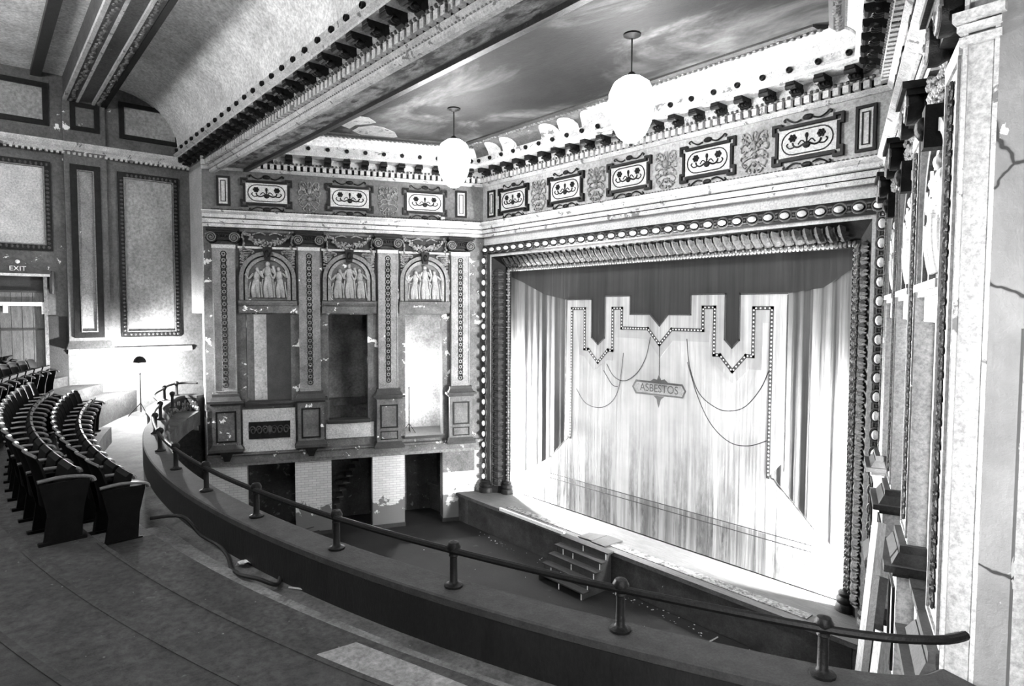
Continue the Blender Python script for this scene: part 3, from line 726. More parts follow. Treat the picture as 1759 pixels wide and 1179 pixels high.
for k in range(120): d.box(7.7+k*.12, 7.76+k*.12, .1, .2, 10.94, 11.01)
tag(d.obj('wall_dentils', 'cream', sw), kind='stuff')
# upper frieze panels and pilaster block
ub = MB().box(9.77, 10.72, 0, .14, 11.28, 12.4).obj('frieze_block', 'plaster', sw); MB().frame(9.9, 10.56, 11.6, 12.34, .12, .14, .18).obj('block_frame', 'dark', ub)
up = MB().box(8.0, 9.3, 0, .02, 11.7, 12.5).obj('frieze_panel', 'panel', sw); MB().frame(7.9, 9.42, 11.6, 12.6, .12, 0, .07).obj('frieze_frame', 'dark', up)
up = MB().box(11.1, 14, 0, .02, 11.75, 12.6).obj('frieze_panel', 'panel', sw); MB().frame(11.0, 14.1, 11.63, 12.72, .13, 0, .07).obj('frieze_frame', 'dark', up)
MB().box(10.74, 11.16, 0, .03, 4, 6.66).obj('dado_strip', 'dado', sw)
# exit door
door = MB().box(11.18, 12.6, .0, .02, 5.0, 7.7).obj('door_1', 'dado', None, FW); tag(door, 'boarded exit door with white bar under a carved pediment', 'door', kind='structure')
for i in range(6): MB().box(11.25+i*.225, 11.465+i*.225, .02, .05, 5.0, 7.3).obj('plank', 'doorboards', door)
for z in (6.3, 7.28): MB().box(11.25, 12.6, .05, .07, z, z+.05).obj('rail', 'darkwood', door)
MB().box(11.23, 12.6, .07, .12, 6.93, 7.03).box(11.23, 11.29, .07, .12, 6.72, 6.93).box(11.98, 12.08, .07, .13, 6.75, 6.95).obj('crossbar', 'white', door)
MB().box(11.16, 11.24, 0, .14, 4.6, 7.72).obj('jamb', 'gilt_l', door)
MB().box(11.1, 12.7, 0, .24, 7.7, 7.76).obj('head', 'cream', door)
pd = MB().prism([(11.08, 7.76), (12.45, 7.76), (12.4, 7.86), (12.15, 7.93), (12.05, 8.06), (11.86, 8.16), (11.7, 8.14), (11.55, 8.02), (11.42, 7.92), (11.2, 7.88), (11.08, 7.86)], .04, .2).obj('pediment', 'gilt', door)
MB().ball((11.76, .2, 8.06), (.05, .03, .05), 8, 5).obj('rosette', 'white', pd, smooth=True)
MB().lathe([(.001, 7.24), (.05, 7.26), (.07, 7.34), (.07, 7.84), (.001, 7.86)], (11.06, .1, 0), 8).obj('side_bracket', 'gilt', door, smooth=True)
def text(name, body, size, m, parent, mw, depth=.004, align='CENTER'):
    cu = bpy.data.curves.new(name, 'FONT'); cu.body = body; cu.size = size; cu.extrude = depth; cu.align_x = align; cu.align_y = 'CENTER'
    o = bpy.data.objects.new(name, cu); COL.objects.link(o)
    dg = bpy.context.evaluated_depsgraph_get(); me = bpy.data.meshes.new_from_object(o.evaluated_get(dg)); bpy.data.objects.remove(o)
    me.materials.clear(); me.materials.append(M[m]); me.name = name
    return put(name, me, parent, mw)
# text reads along -x of FW (toward the stage), facing +v
TX = Matrix(((-1, 0, 0, 0), (0, 0, 1, 0), (0, 1, 0, 0), (0, 0, 0, 1)))
text('exit_lettering', 'EXIT', .17, 'white', pd, Matrix.Translation((11.76, .21, 7.88)) @ TX)

# pier returns at the ends of the box walls
def wall_return(name, mirror, m, label):
    X = (lambda x: 12-x) if mirror else (lambda x: x)
    r = MB().box(X(-3.13), X(-3.3), -7.66, -7.3, 0, 6.75).box(X(-3.13), X(-5.0 if mirror else -4.4), -7.66, -7.3, 6.75, 11.85).obj(name, m); tag(r, label, 'wall', kind='structure')
    return r
ret = wall_return('wall_left_return', False, 'light', 'pale pier end wall beside the panelled side wall')
rr = wall_return('wall_right_return', True, 'cracked', 'cracked peeling plaster pier close to the camera')
p = MB().box(14.93, 15.13, -7.62, -7.3, 0, 10.8).obj('corner_strip', 'light', rr)
MB().box(14.93, 14.955, -7.65, -7.62, 0, 9.25).box(15.1, 15.13, -7.65, -7.62, 0, 9.25).obj('corner_fillet', 'cream', p)
p = MB().box(14.88, 15.16, -7.72, -7.6, 8.74, 8.8).box(14.9, 15.14, -7.69, -7.6, 8.68, 8.72).box(14.91, 15.14, -7.67, -7.6, 8.6, 8.65).obj('pier_moulding', 'cream', rr)
tag(MB().box(16.9, 17.2, -22, 0, 0, 13.1).obj('wall_right', 'plaster'), 'plain auditorium wall beyond the cracked pier', 'wall', kind='structure')
tag(MB().box(-4.6, 17.2, -22.3, -22, 0, 13.1).obj('wall_rear', 'plaster'), 'rear auditorium wall behind the balcony', 'wall', kind='structure')
for sx in (0, 1):
    a, b_ = (-4.4, -3.0) if sx == 0 else (15.0, 16.9)
    q = MB().box(a, b_, -7.66, -1.5, 3.75, 3.95).obj('floor_passage_%d' % (sx+1), 'aisle'); tag(q, ('pale ' if sx else 'shaded ')+'passage floor leading into the boxes', 'floor', kind='structure')

# ------------------------------------------------------------------ balcony
O = Vector((6, 8.52, 0))
def arc_pt(r, a): return (O.x+r*math.sin(a), O.y-r*math.cos(a))
def amin(r): return -math.asin(min(.95, 10.36/r))
def amax(r): return math.asin(min(.95, 10.86/r))
def ring_sector(r0, r1, z0, z1, s0=None, s1=None, n=60):
    mb = MB(); vs = []
    for r in (r0, r1):
        a0 = amin(r) if s0 is None else s0/20.; a1 = amax(r) if s1 is None else s1/20.
        for z in (z0, z1):
            for i in range(n+1): x, y = arc_pt(r, a0+(a1-a0)*i/n); vs.append((x, y, z))
    k = n+1; fs = []
    for i in range(n):
        fs += [(k+i, k+i+1, 3*k+i+1, 3*k+i), (i, i+1, 2*k+i+1, 2*k+i), (i, i+1, k+i+1, k+i), (2*k+i, 2*k+i+1, 3*k+i+1, 3*k+i)]
    fs += [(0, k, 3*k, 2*k), (n, k+n, 3*k+n, 2*k+n)]
    return mb.add(vs, fs)
bal = ring_sector(18.75, 20.5, 3.55, 3.95).obj('floor_balcony', 'aisle'); tag(bal, 'balcony floor with curved stepped seating platforms', 'floor', kind='structure')
ring_sector(19.4, 19.82, 3.95, 4.05, 1.2, None).obj('step', 'bare', bal)
STEPS = [(19.82, 4.30), (20.5, 4.55), (21.2, 4.80), (21.9, 5.05), (22.6, 5.30), (23.3, 5.55), (24.2, 5.85), (25.2, 6.1)]
for i, (r, z) in enumerate(STEPS):
    r1 = STEPS[i+1][0] if i+1 < len(STEPS) else 30
    ring_sector(r, r1, 3.55, z, -5.9 if i == 0 else None, None).obj('platform', 'carpet' if i else 'bare', bal)
# carpet laid over the near ends of the two front platforms, stopping short of the nosing
ring_sector(19.62, 19.83, 4.05, 4.062, 2.2, 5.5).obj('carpet_runner', 'carpet', bal)
ring_sector(19.83, 20.5, 4.30, 4.312, 2.3, None).obj('carpet_runner', 'carpet', bal)
for r, z, s0 in ((20.5, 4.55, 2.9), (21.2, 4.8, 3.4), (21.9, 5.05, 3.0)):
    ring_sector(r-.012, r+.03, z-.03, z+.006, s0, None).obj('nosing', 'carpet', bal)

# parapet and its boards
cpath = [(-3.3, -7.72), (-3.72, -8.05), (-3.45, -8.48), (-2.45, -8.9), (-1.3, -9.32)]
a0 = math.asin((.3-6)/18.91); a1 = math.asin((14.55-6)/18.91)
arcs = [arc_pt(18.91, a0+(a1-a0)*i/48) for i in range(49)]
path = [tuple(p)[:2] for p in spline([(x, y, 0) for x, y in cpath+arcs[::4]+[(15.0, -7.98), (15.12, -7.7)]], 6)]
par = MB().sweep([(-.16, 3.4), (.16, 3.4), (.16, 4.33), (-.16, 4.33)], path).obj('wall_parapet', 'board'); tag(par, 'low curved balcony parapet clad in dark upright boards', 'wall', kind='structure')
MB().sweep([(-.19, 4.33), (.19, 4.33), (.19, 4.39), (.17, 4.4), (-.17, 4.4), (-.19, 4.39)], path).obj('parapet_cap', 'cap', par)
bd = MB().box(-.045, .045, -.012, .012, 3.95, 4.325).mesh('board', 'board')
for i in range(176):
    a = a0+.02+(a1-.02-a0-.01)*i/175; x, y = arc_pt(19.085, a)
    put('board', bd, par, loc=(x, y, 0), rz=a)
# ornamented outer face of the far curved end
lf = MB(); rd = random.Random(9)
for i, p in enumerate(path[:40]):
    t = Vector(path[i+1])-Vector(path[max(i-1, 0)]); t.normalize(); nn = Vector((-t.y, t.x))
    for k in range(3):
        q = Vector(p)+nn*.15; lf.ball((q.x, q.y, rd.uniform(3.85, 4.25)), (.045, .045, .06), 6, 4)
tag(lf.obj('carved_front', 'gilt_l', par), kind='stuff')
MB().sweep([(.15, 3.4), (.175, 3.4), (.175, 3.68), (.15, 3.68)], path).obj('outer_fascia', 'light', par)
MB().sweep([(.16, 3.66), (.26, 3.66), (.26, 3.76), (.16, 3.8)], path).obj('front_moulding', 'cream', par)

# hand rail
rail = empty('handrail', (path[60][0], path[60][1], 4.4)); tag(rail, 'black iron handrail on ball-topped posts along the parapet', 'railing')
IM = Matrix.Translation(-Vector(rail.location))
MB().tube([(x, y, 4.735) for x, y in path[2:-2]], .03, 8).obj('rail', 'iron', rail, IM, True)
pm = MB().lathe([(.001, 0), (.085, 0), (.085, .018), (.05, .03), (.036, .05), (.034, .27), (.045, .28), (.04, .3), (.058, .325), (.065, .36), (.045, .4), (.001, .415)], (0, 0, 4.4), 12).mesh('post', 'iron', True)
for x in (14.45, 13.18, 11.72, 10.22, 8.67, 7.15, 5.6, 4.04, 2.2, .5, -1.2):
    a = math.asin((x-6)/18.88); q = arc_pt(18.88, a); put('post', pm, rail, IM @ Matrix.Translation((q[0], q[1], 0)))
for x, y in ((-2.75, -8.79), (-3.62, -8.3)): put('post', pm, rail, IM @ Matrix.Translation((x, y, 0)))

# ------------------------------------------------------------------ theatre seats
def make_seat():
    root = empty('theatre_seat')
    b = MB(); n = 8; vs = []; fs = []
    # curved plywood back, rounded top, leaning backwards (back is at -y)
    prof = [(.34, 0), (.5, -.015), (.65, -.045), (.8, -.085), (.88, -.11), (.9, -.118)]
    for t in (0, .022):
        for z, y in prof:
            for i in range(n+1):
                u = -1+2*i/n; xx = .222*u*(1 if z < .87 else .9); vs.append((xx, y-t-.05*(1-u*u), z-(.03*u*u if z > .85 else 0)))
    m = n+1; k = len(prof)*m
    for j in range(len(prof)-1):
        for i in range(n): a = j*m+i; fs += [(a, a+1, a+m+1, a+m), (k+a+m, k+a+m+1, k+a+1, k+a)]
    for i in range(n): a = (len(prof)-1)*m+i; fs += [(a, a+1, k+a+1, k+a), (i+1, i, k+i, k+i+1)]
    for j in range(len(prof)-1):
        for e in (0, n): a = j*m+e; fs.append((a, a+m, k+a+m, k+a))
    b.add(vs, fs).obj('backrest', 'seat', root, smooth=True)
    MB().tube([(x*.222, -.118-.012-.05*(1-x*x), .9-.03*x*x) for x in [-1+.2*i for i in range(11)]], .016, 6).obj('top_rail', 'seatarm', root, smooth=True)
    # seat, tipped up
    MB().prism([(.06, .38), (.1, .37), (.2, .72), (.17, .74), (.13, .7)], -.21, .21, 'x').obj('seat', 'seat', root)
    for sx in (-.25,):
        st = MB().prism([(-.1, .02), (.22, .02), (.24, .3), (.3, .56), (.3, .6), (-.12, .6), (-.06, .3)], sx-.015, sx+.015, 'x').box(sx-.03, sx+.03, -.14, .26, 0, .03).obj('standard', 'seat', root)
        MB().tube(spline([(sx, -.13, .63), (sx, .05, .645), (sx, .22, .63), (sx, .32, .6), (sx, .34, .56)], 4), .025, 7, flat=(1.05, 1, .7)).obj('armrest', 'seatarm', root, smooth=True)
    return root
seat0 = make_seat(); used = [False]
END = None
def place_seat(r, z, s, label, group, end=False):
    if not used[0]: o = seat0; used[0] = True
    else: o = copy_tree(seat0, None, SEATKIDS)
    a = s/r; x, y = arc_pt(r, a); o.location = (x, y, z); o.rotation_euler = (0, 0, a); tag(o, label, 'seat', group)
    if end:
        MB().prism([(-.1, .02), (.22, .02), (.24, .3), (.3, .56), (.3, .6), (-.12, .6), (-.06, .3)], .24, .27, 'x').box(.225, .285, -.14, .26, 0, .03).obj('end_standard', 'seat', o)
        MB().tube(spline([(.25, -.13, .63), (.25, .05, .645), (.25, .22, .63), (.25, .32, .6), (.25, .34, .56)], 4), .025, 7, flat=(1.05, 1, .7)).obj('armrest', 'seatarm', o, smooth=True)
    return o
SEATKIDS = {seat0.name: [c for c in bpy.data.objects if c.parent == seat0]}
for k in SEATKIDS[seat0.name]: pass
for i in range(15): place_seat(20.2, 4.30, 2.05-.52*i, 'dark tip-up theatre seat in the front row, %s from the near end' % ORD[i], 'front row of theatre seats', i == 0)
for i in range(15): place_seat(20.8, 4.55, 2.45-.515*i, 'dark tip-up theatre seat in the second row, %s from the near end' % ORD[i], 'second row of theatre seats', i == 0)
for i in range(7): place_seat(21.62, 4.80, -5.0-.53*i, 'dark theatre seat in the far third row, %s from its near end' % ORD[i], 'far third row of theatre seats', i == 0)
for i in range(8): place_seat(22.3, 5.05, -4.6-.53*i, 'dark theatre seat in the far fourth row by the exit, %s from its near end' % ORD[i], 'far fourth row of theatre seats', i == 0)

# ------------------------------------------------------------------ safety curtain
YC = .66
def P(pts, y, m, name, parent, y2=None): return MB().prism(pts, y, (y+.003) if y2 is None else y2).obj(name, m, parent)
cur = MB(); nx = 220; vs = []; fs = []
for j in range(2):
    for i in range(nx+1): x = .1+11.8*i/nx; vs.append((x, YC+.006*math.sin(x*9)+.004*math.sin(x*23+1), .95 if j == 0 else 8.6))
for i in range(nx): fs.append((i, i+1, nx+2+i, nx+1+i))
cur.add(vs, fs).box(.1, 11.9, YC+.03, YC+.06, .95, 8.6)
curt = cur.obj('safety_curtain', 'drape'); tag(curt, 'painted canvas fire curtain lettered ASBESTOS filling the stage opening', 'curtain')
yl = lambda k: YC-.024-.004*k
outer = [(3.15, 7.18), (4.13, 7.18), (4.13, 6.11), (4.375, 5.92), (4.62, 6.11), (4.62, 7.26), (5.5, 7.26), (5.5, 6.77), (6.15, 6.77), (6.45, 6.48), (6.71, 6.77), (7.37, 6.77), (7.37, 7.26), (8.29, 7.26), (8.29, 6.2), (8.48, 6.01), (8.66, 6.2), (8.66, 7.25), (9.76, 7.25)]
inner = [(3.37, 6.92), (3.87, 6.92), (3.87, 5.77), (4.01, 5.77), (4.375, 5.42), (4.74, 5.78), (4.9, 5.78), (4.9, 6.93), (5.22, 6.93), (5.22, 6.4), (6.09, 6.4), (6.46, 6.01), (6.82, 6.4), (7.71, 6.4), (7.71, 6.95), (8.02, 6.95), (8.02, 5.83), (8.18, 5.83), (8.5, 5.48), (8.83, 5.85), (9.0, 5.85), (9.0, 6.93), (9.42, 6.93)]
P([(3.3, 1.9)]+[(3.3, 6.92)]+inner[1:]+[(9.42, 1.9)], yl(0), 'field', 'painted_field', curt)
P([(3.3, .96), (9.42, .96), (9.42, 1.9), (3.3, 1.9)], yl(0), 'dirty', 'stained_hem', curt)
P([(9.42, 3.2), (10.44, 2.31), (11.5, 1.5), (11.5, .96), (9.42, .96)], yl(0), 'field', 'painted_field', curt)
P([(3.3, 3.14), (2.5, 2.4), (.6, 1.3), (.6, .96), (3.3, .96)], yl(0), 'field', 'painted_field', curt)
band = [(3.15, 7.18), *outer[1:], (9.76, 3.6), (9.42, 3.2)]+inner[::-1][0:]+[(3.3, 3.14), (3.12, 3.2)]
P(band, yl(1), 'band', 'valance_band', curt)
P([(.15, 8.1), (1.2, 7.75), (2.2, 7.35), (3.15, 7.18)]+outer[1:]+[(10.5, 7.35), (11.2, 7.8), (11.85, 8.1), (11.85, 8.55), (.15, 8.55)], yl(0), 'valance', 'valance_and_shade', curt)  # valance, with the frame's shade painted into both top corners
# painted grey offset under the border
sh = [(x+.02, z-.3) for x, z in inner[1:-1]]
P([(5.02, 6.93), (5.2, 6.93)]+[(5.22, 6.4), (6.09, 6.4), (6.46, 6.01), (6.82, 6.4), (7.71, 6.4), (7.9, 6.4), (7.9, 6.12), (6.86, 6.12), (6.47, 5.66), (6.05, 6.14), (5.02, 6.14)], yl(1), 'pshadow', 'painted_offset', curt)
P([(3.5, 6.9), (3.85, 6.9), (3.87, 5.77), (4.01, 5.77), (4.375, 5.42), (4.74, 5.78), (4.9, 5.78), (4.9, 5.5), (4.72, 5.5), (4.22, 5.18), (3.86, 5.55), (3.66, 5.6)], yl(1), 'pshadow', 'painted_offset', curt)
P([(8.02, 5.83), (8.18, 5.83), (8.5, 5.48), (8.83, 5.85), (9.0, 5.85), (9.0, 6.9), (9.4, 6.9), (9.4, 6.6), (9.22, 6.6), (9.22, 5.55), (8.9, 5.55), (8.62, 5.25), (8.5, 5.2), (8.1, 5.56)], yl(1), 'pshadow', 'painted_offset', curt)
def ribbon(pts, w, y, m, name, closed=False, dots=True):
    mb = MB(); dm = MB()
    for i in range(len(pts)-1):
        a, b_ = Vector(pts[i]), Vector(pts[i+1]); d = (b_-a); L = d.length; d.normalize(); nn = Vector((-d.y, d.x))*w/2
        a2, b2 = a-d*w/2, b_+d*w/2
        mb.prism([tuple(a2+nn), tuple(b2+nn), tuple(b2-nn), tuple(a2-nn)], y, y-.003)
        if dots:
            k = max(1, int(L/.085))
            for j in range(k):
                c = a+d*L*(j+.5)/k; dm.lathe([(.02, -.002), (.02, .001)], (c.x, y-.004, c.y), 6, 'y')
    o = mb.obj(name, m, curt)
    if dots: tag(dm.obj('trim_dots', 'white', o), kind='stuff')
    return o
ribbon([(3.33, 3.14), (3.36, 6.92)]+inner[1:]+[(9.42, 3.2)], .085, yl(3), 'trim', 'beaded_trim')
ribbon(outer, .035, yl(3), 'trim', 'valance_edge', dots=False)
ribbon([(3.15, 7.18), (3.1, 3.2)], .03, yl(3), 'trim', 'drape_edge', dots=False); ribbon([(9.77, 7.2), (9.78, 3.4)], .03, yl(3), 'trim', 'drape_edge', dots=False)
ribbon([(9.42, 3.2), (9.55, 3.17), (10.45, 2.3)], .03, yl(4), 'trim', 'drape_edge', dots=False)
ribbon([(3.3, 3.14), (2.96, 2.87), (2.5, 2.4)], .03, yl(4), 'trim', 'drape_edge', dots=False)
for z in (1.9, 1.76): ribbon([(2.5, z), (10.4, z+.03)], .022, yl(2), 'trim', 'hem_line', dots=False)
for pts in ([(4.71, 5.39), (4.97, 5.07), (5.35, 4.98), (5.76, 5.23), (6.04, 5.66), (6.17, 6.18)], [(3.57, 4.59), (3.93, 4.22), (4.47, 4.15), (4.92, 4.38), (5.16, 4.84), (5.29, 5.72)], [(7.27, 6.17), (7.36, 5.52), (7.64, 4.88), (8.13, 4.57), (8.53, 4.56), (8.87, 4.72), (9.2, 5.14), (9.38, 5.55)],
            [(7.3, 5.6), (7.6, 4.8), (7.98, 4.17), (8.47, 3.82), (8.94, 3.81), (9.36, 3.99)], [(4.6, 5.2), (4.9, 4.85), (5.1, 4.8)], [(6.46, 5.98), (6.465, 5.6), (6.465, 5.22)]):
    ribbon([tuple(p)[:2] for p in spline([(x, z, 0) for x, z in pts], 6)], .022, yl(2), 'trim', 'painted_cord', dots=False)
M['signp'] = mat('sign_paint', .27, .2, 5); M['signd'] = mat('sign_border_paint', .07, .3, 6)
sg = P([(5.6, 4.86), (5.72, 5.05), (7.17, 5.05), (7.28, 4.88), (7.18, 4.7), (5.72, 4.68)], yl(3), 'signd', 'asbestos_sign', curt)
P([(5.66, 4.86), (5.76, 5.0), (7.14, 5.0), (7.22, 4.88), (7.15, 4.74), (5.76, 4.73)], yl(4), 'signp', 'sign_face', sg)
for pts in ([(6.2, 5.05), (6.3, 5.12), (6.4, 5.1), (6.46, 5.24), (6.53, 5.1), (6.63, 5.13), (6.74, 5.05)], [(6.3, 4.68), (6.4, 4.6), (6.42, 4.5), (6.46, 4.38), (6.5, 4.5), (6.53, 4.6), (6.64, 4.69)]): P(pts, yl(3), 'signd', 'sign_ornament', sg)
lt = text('asbestos_lettering', 'ASBESTOS', .285, 'trim', sg, Matrix.Translation((6.46, yl(5), 4.868)) @ Matrix.Rotation(PI/2, 4, 'X'), .001)
lt.scale.x *= .92

# ------------------------------------------------------------------ lamps
def pendant(x, y, m, label, group, zc=11.85, drop=0):
    r = empty('pendant_lamp', (x, y, zc)); tag(r, label, 'lamp', group)
    MB().lathe([(.001, -.08), (.05, -.08), (.09, -.05), (.16, -.03), (.16, 0), (.001, 0)], (0, 0, 0), 14).obj('canopy', 'dark', r, smooth=True)
    MB().tube([(0, 0, -.03), (0, 0, -.72-drop)], .014, 6).obj('rod', 'dark', r)
    MB().lathe([(.001, -.66), (.05, -.68), (.09, -.74), (.13, -.8), (.001, -.8)], (0, 0, -drop), 12).obj('holder', 'dark', r, smooth=True)
    MB().lathe([(.001, -.76), (.18, -.78), (.32, -.88), (.4, -1.06), (.41, -1.3), (.36, -1.57), (.25, -1.8), (.11, -1.92), (.001, -1.95)], (0, 0, -drop), 16).obj('globe', m, r, smooth=True)  # globe shaped larger than the lamp to take in its glow
    MB().lathe([(.001, -2.0), (.03, -1.99), (.04, -1.95), (.001, -1.93)], (0, 0, -drop), 8).obj('finial', 'dark', r, smooth=True)
    return r
pendant(3.2, -3.45, 'globe', 'glowing white globe lamp hanging nearer the box wall', 'pendant globe lamps')
pendant(8.76, -3.45, 'globe', 'glowing white globe lamp hanging before the middle cartouches', 'pendant globe lamps')
pendant(3.2, -15.5, 'house', 'added fill globe lamp hanging over the rear balcony, farther from the cracked pier', 'house globe lamps', 13.0, .6); pendant(8.76, -15.5, 'house', 'added fill globe lamp hanging over the rear balcony, nearer the cracked pier', 'house globe lamps', 13.0, .6)  # fill lamps added behind the camera, never in view
def stand_lamp(name, loc, h, m, label, rb=.06, hood=False):
    r = empty(name, loc); tag(r, label, 'lamp')
    MB().tube([(0, 0, .1), (0, 0, h-.08)], .014, 6).obj('pole', 'iron', r)
    for k in range(3):
        a = k*2.094+.4; MB().tube([(0, 0, .35), (.3*math.cos(a), .3*math.sin(a), .01)], .011, 5).obj('leg', 'iron', r)
    MB().lathe([(.001, h-.12), (.03, h-.12), (.04, h-.06), (.03, h-.04), (.001, h-.04)], (0, 0, 0), 8).obj('holder', 'iron', r, smooth=True)
    MB().ball((0, 0, h+.02), rb, 10, 8).obj('bulb', m, r, smooth=True)
    if hood:
        MB().lathe([(.02, h+.37), (.07, h+.35), (.13, h+.29), (.16, h+.21), (.165, h+.21), (.14, h+.3), (.08, h+.365), (.02, h+.385)], (0, 0, 0), 14).obj('reflector', 'iron', r, smooth=True)
        MB().tube([(0, 0, h+.38), (-.19, 0, h+.35), (-.2, 0, h-.05), (0, 0, h-.11)], .01, 5).obj('bracket', 'iron', r)
    return r
fl = stand_lamp('flood_lamp', (-3.35, -9.25, 3.95), 1.25, 'flood', 'glaring lamp under a small reflector on a tripod in the balcony corner', hood=True)
sd = bpy.data.lights.new('flood_beam', 'SPOT'); sd.energy = 85000; sd.spot_size = math.radians(27); sd.spot_blend = .9; sd.shadow_soft_size = .1
so = put('flood_beam', sd, fl); so.location = (.12, 0, 1.27)
so.rotation_euler = (Vector((14.6, -5.6, 6.2))-Vector((-3.23, -9.25, 5.22))).to_track_quat('-Z', 'Y').to_euler()
def Lw(u, v): q = tL*u+nL*v; return (q.x, q.y)
x, y = Lw(2.36, -.62)
stand_lamp('stand_lamp', (x, y, 2.82), 1.62, 'boxbulb', 'bare lamp on a thin tripod stand in the lit box')
stand_lamp('stand_lamp', (12-x, y, 2.82), 1.62, 'boxbulb', 'bare lamp on a tripod hidden in the box beyond the cracked pier')

stand_lamp('flood_lamp', (16.42, -10.8, 4.8), 1.55, 'added_flood', 'added reflector lamp on a tripod, out of view beside the cracked pier', hood=True)  # added out of view to brighten the pier and right wall
for x, lab in ((.42, 'nearer the box wall'), (11.58, 'nearer the cracked pier')):
    w = empty('added_striplight', (x, .56, .93)); tag(w, 'added upright striplight, unseen behind the stage frame, '+lab, 'lamp', 'added striplights')  # bulb strips added out of sight to brighten the curtain edges
    MB().box(-.03, .03, -.09, -.07, 0, 4.5).box(-.06, .06, -.09, .06, 0, .03).obj('batten', 'iron', w)
    for k in range(7): MB().ball((0, 0, .3+.62*k), .05, 8, 6).obj('bulb', 'wing', w, smooth=True)
# ------------------------------------------------------------------ stage steps and small things
st = empty('stage_steps', (5.45, -1.4, 0)); tag(st, 'dark wooden five-step stair against the stage front', 'steps')
I2 = Matrix.Translation((-5.45, 1.4, 0))
for i in range(5):
    z = .93-.186*i+.015; y1 = -.83-.215*i
    MB().box(4.63, 6.28, y1-.235, y1+.0, z-.035, z).obj('tread', 'mat', st, I2)
    if i: MB().box(4.68, 6.22, y1+.0, y1+.02, z, z+.15).obj('riser', 'darkwood', st, I2)
    for x in ((5.45, 6.2) if i % 2 == 0 else (4.95, 5.3, 6.2)):
        MB().box(x-.012, x+.012, y1-.226, y1-.217, max(0, z-.186), z-.03).obj('cleat', 'white', st, I2)
MB().prism([(-.84, 0), (-.84, .9), (-1.05, .9), (-1.05, .72), (-1.27, .72), (-1.27, .53), (-1.48, .53), (-1.48, .35), (-1.7, .35), (-1.7, .16), (-1.9, .16), (-1.9, 0)], 4.7, 4.73, 'x').obj('stringer', 'darkwood', st, I2)
MB().prism([(-.84, 0), (-.84, .9), (-1.05, .9), (-1.05, .72), (-1.27, .72), (-1.27, .53), (-1.48, .53), (-1.48, .35), (-1.7, .35), (-1.7, .16), (-1.9, .16), (-1.9, 0)], 6.17, 6.2, 'x').obj('stringer', 'darkwood', st, I2)
tag(MB().prism([(5.02, -.8), (5.46, -.74), (5.46, -.16), (5.02, -.36)], .947, .965, 'z').obj('floor_mat', 'mat'), 'dark mat on the stage behind the steps, nearer the box wall', 'mat', 'mats at the head of the steps')
tag(MB().prism([(5.48, -.8), (5.95, -.8), (5.97, -.14), (5.48, -.14)], .947, .967, 'z').obj('floor_mat', 'mat'), 'dark mat on the stage behind the steps, nearer the curtain middle', 'mat', 'mats at the head of the steps')
tag(MB().tube([(9.21, -1.69, .015), (9.22, -.95, .015)], .015, 5).obj('stick', 'wood'), 'thin pale stick on the orchestra floor, nearer the steps', 'stick', 'pale sticks on the floor')
tag(MB().tube([(9.92, -1.44, .015), (9.92, -.92, .015)], .015, 5).obj('stick', 'wood'), 'short pale stick on the orchestra floor, nearer the stage corner', 'stick', 'pale sticks on the floor')
hz = [(7.7, -11.1, 4.33), (7.87, -10.79, 4.33), (8.0, -10.62, 4.1), (8.22, -10.48, 4.0), (8.58, -10.48, 3.98), (9.0, -10.56, 3.98), (9.38, -10.62, 4.08), (9.54, -10.62, 4.1), (9.71, -10.5, 4.08), (9.79, -10.4, 4.03), (9.72, -10.31, 3.98), (9.55, -10.22, 3.98)]
tag(MB().tube(spline(hz, 5), .022, 7).obj('hose', 'hose', smooth=True), 'black rubber hose snaking over the balcony step', 'hose')
tag(MB().tube([(9.84, -10.24, 3.965), (10.08, -10.08, 3.965)], .012, 5).obj('stick', 'wood'), 'thin pale stick by the end of the black hose', 'stick')
def scrap(loc, s, label, seed):
    rd = random.Random(seed); b_ = MB(); n = 5
    vs = [((i/(n-1)-.5)*s*1.6, (j/(n-1)-.5)*s, .012+rd.uniform(0, .05)) for j in range(n) for i in range(n)]
    b_.add(vs, [(j*n+i, j*n+i+1, (j+1)*n+i+1, (j+1)*n+i) for j in range(n-1) for i in range(n-1)])
    b_.add([(x, y, z-.006) for x, y, z in vs], [(j*n+i, (j+1)*n+i, (j+1)*n+i+1, j*n+i+1) for j in range(n-1) for i in range(n-1)])
    tag(b_.obj('paper_scrap', 'paper', None, Matrix.Translation(loc) @ Matrix.Rotation(seed, 4, 'Z')), label, 'paper')
scrap((7.36, -12.0, 4.555), .2, 'crumpled paper scrap on the step behind the seats', 1)
scrap((8.92, -10.36, 3.955), .14, 'torn paper scrap at the foot of the parapet', 2)
# bare plywood sheet on the low step
tag(MB().prism([(11.88, -10.81), (11.91, -10.51), (12.5, -10.32), (13.0, -10.17), (13.15, -10.46), (12.62, -10.7)], 4.314, 4.326, 'z').obj('plywood_sheet', 'bare2'), 'pale plywood sheet lying on the lowest seating platform', 'plywood')
# leaning boards in the corner under the right boxes
def rwp(u, v): q = Vector((12, 0, 0))+Vector((-tL.x, tL.y, 0))*u+Vector((-nL.x, nL.y, 0))*v; return (q.x, q.y)
for i, (u, du, z1, m, lab) in enumerate([(5.6, .25, 4.6, 'wood', 'pale'), (6.1, .35, 4.2, 'darkwood', 'dark'), (6.7, .2, 3.9, 'wood', 'short pale')]):
    x0, y0 = rwp(u+du, .75); x1, y1 = rwp(u, .42)
    tag(MB().tube([(x0, y0, .03), (x1, y1, z1)], .07, 4, flat=(1, .4, 1)).obj('leaning_board', m), lab+' long board leaning against the box wall by the cracked pier', 'board', 'leaning boards')
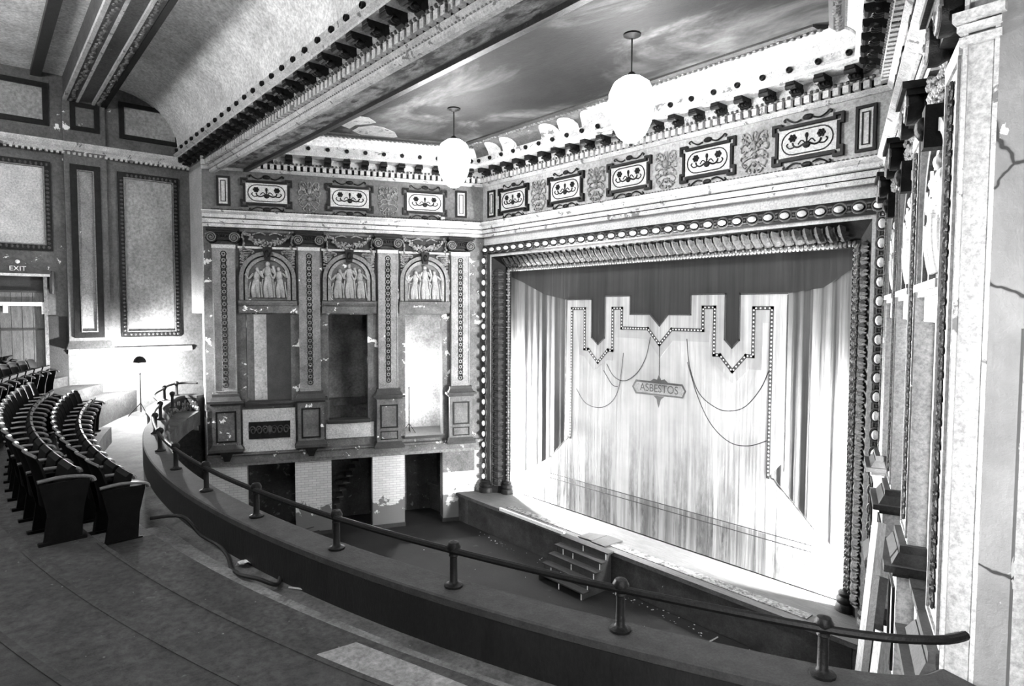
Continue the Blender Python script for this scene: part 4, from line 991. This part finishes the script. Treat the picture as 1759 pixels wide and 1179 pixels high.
# iron stair behind the middle ground-level opening
sr = empty('iron_stair', (*Lw(4.2, -1.1), 0)); tag(sr, 'dark iron stair glimpsed through the middle ground-level opening', 'stair')
for i in range(9):
    u = 4.75-.1*i; MB().prism([(u, -1.4), (u+.2, -1.4), (u+.2, -.8), (u, -.8)], .2+.22*i, .235+.22*i, 'z').obj('tread', 'cap', sr, sr.matrix_basis.inverted() @ FRAME_L)
# toppled chair behind the rail
ch = empty('toppled_chair', (-1.4, -5.6, 0)); tag(ch, 'overturned dark metal chair in front of the first brick opening', 'chair')
MB().box(-.2, .2, -.02, .02, .05, .42).obj('seat', 'iron', ch); MB().box(-.2, .2, -.5, -.05, .02, .05).obj('backrest', 'iron', ch)
for x in (-.19, .19):
    for z in (.07, .4): MB().tube([(x, 0, z), (x, .45, z+.02)], .013, 5).obj('leg', 'iron', ch)

# plaster crumbs and dust lumps strewn over the floors
cr = MB(); rd = random.Random(21)
for i in range(420):
    r = rd.uniform(19.1, 24.5); a = rd.uniform(.0, .5); x, y = arc_pt(r, a)
    if x > 15.5: continue
    z = 3.95
    if r > 19.4 and a > 1.2/20: z = 4.062
    for rr_, zz_ in STEPS:
        if r > rr_+.02: z = zz_+.012
    if abs(r-19.4) < .04 or any(abs(r-q[0]) < .05 for q in STEPS): continue
    k = rd.uniform(.002, .007); cr.ball((x, y, z+k*.4), (k*rd.uniform(.8, 2.2), k*rd.uniform(.8, 1.6), k*.6), 5, 3)
tag(cr.obj('plaster_crumbs', 'bare'), 'pale plaster crumbs strewn over the balcony floor', 'debris', kind='stuff')
cr = MB()
for i in range(200):
    x = rd.uniform(1, 11.5); y = rd.uniform(-1.2, -.82) if i < 130 else rd.uniform(-7, -1.2)
    if 4.5 < x < 6.4 and y > -2.1 or x > 9 and y > -1.8: continue
    k = rd.uniform(.005, .018); cr.ball((x, y, k*.4), (k*rd.uniform(.8, 2), k, k*.6), 5, 3)
tag(cr.obj('floor_rubble', 'light'), 'pale rubble along the foot of the stage front', 'debris', kind='stuff')
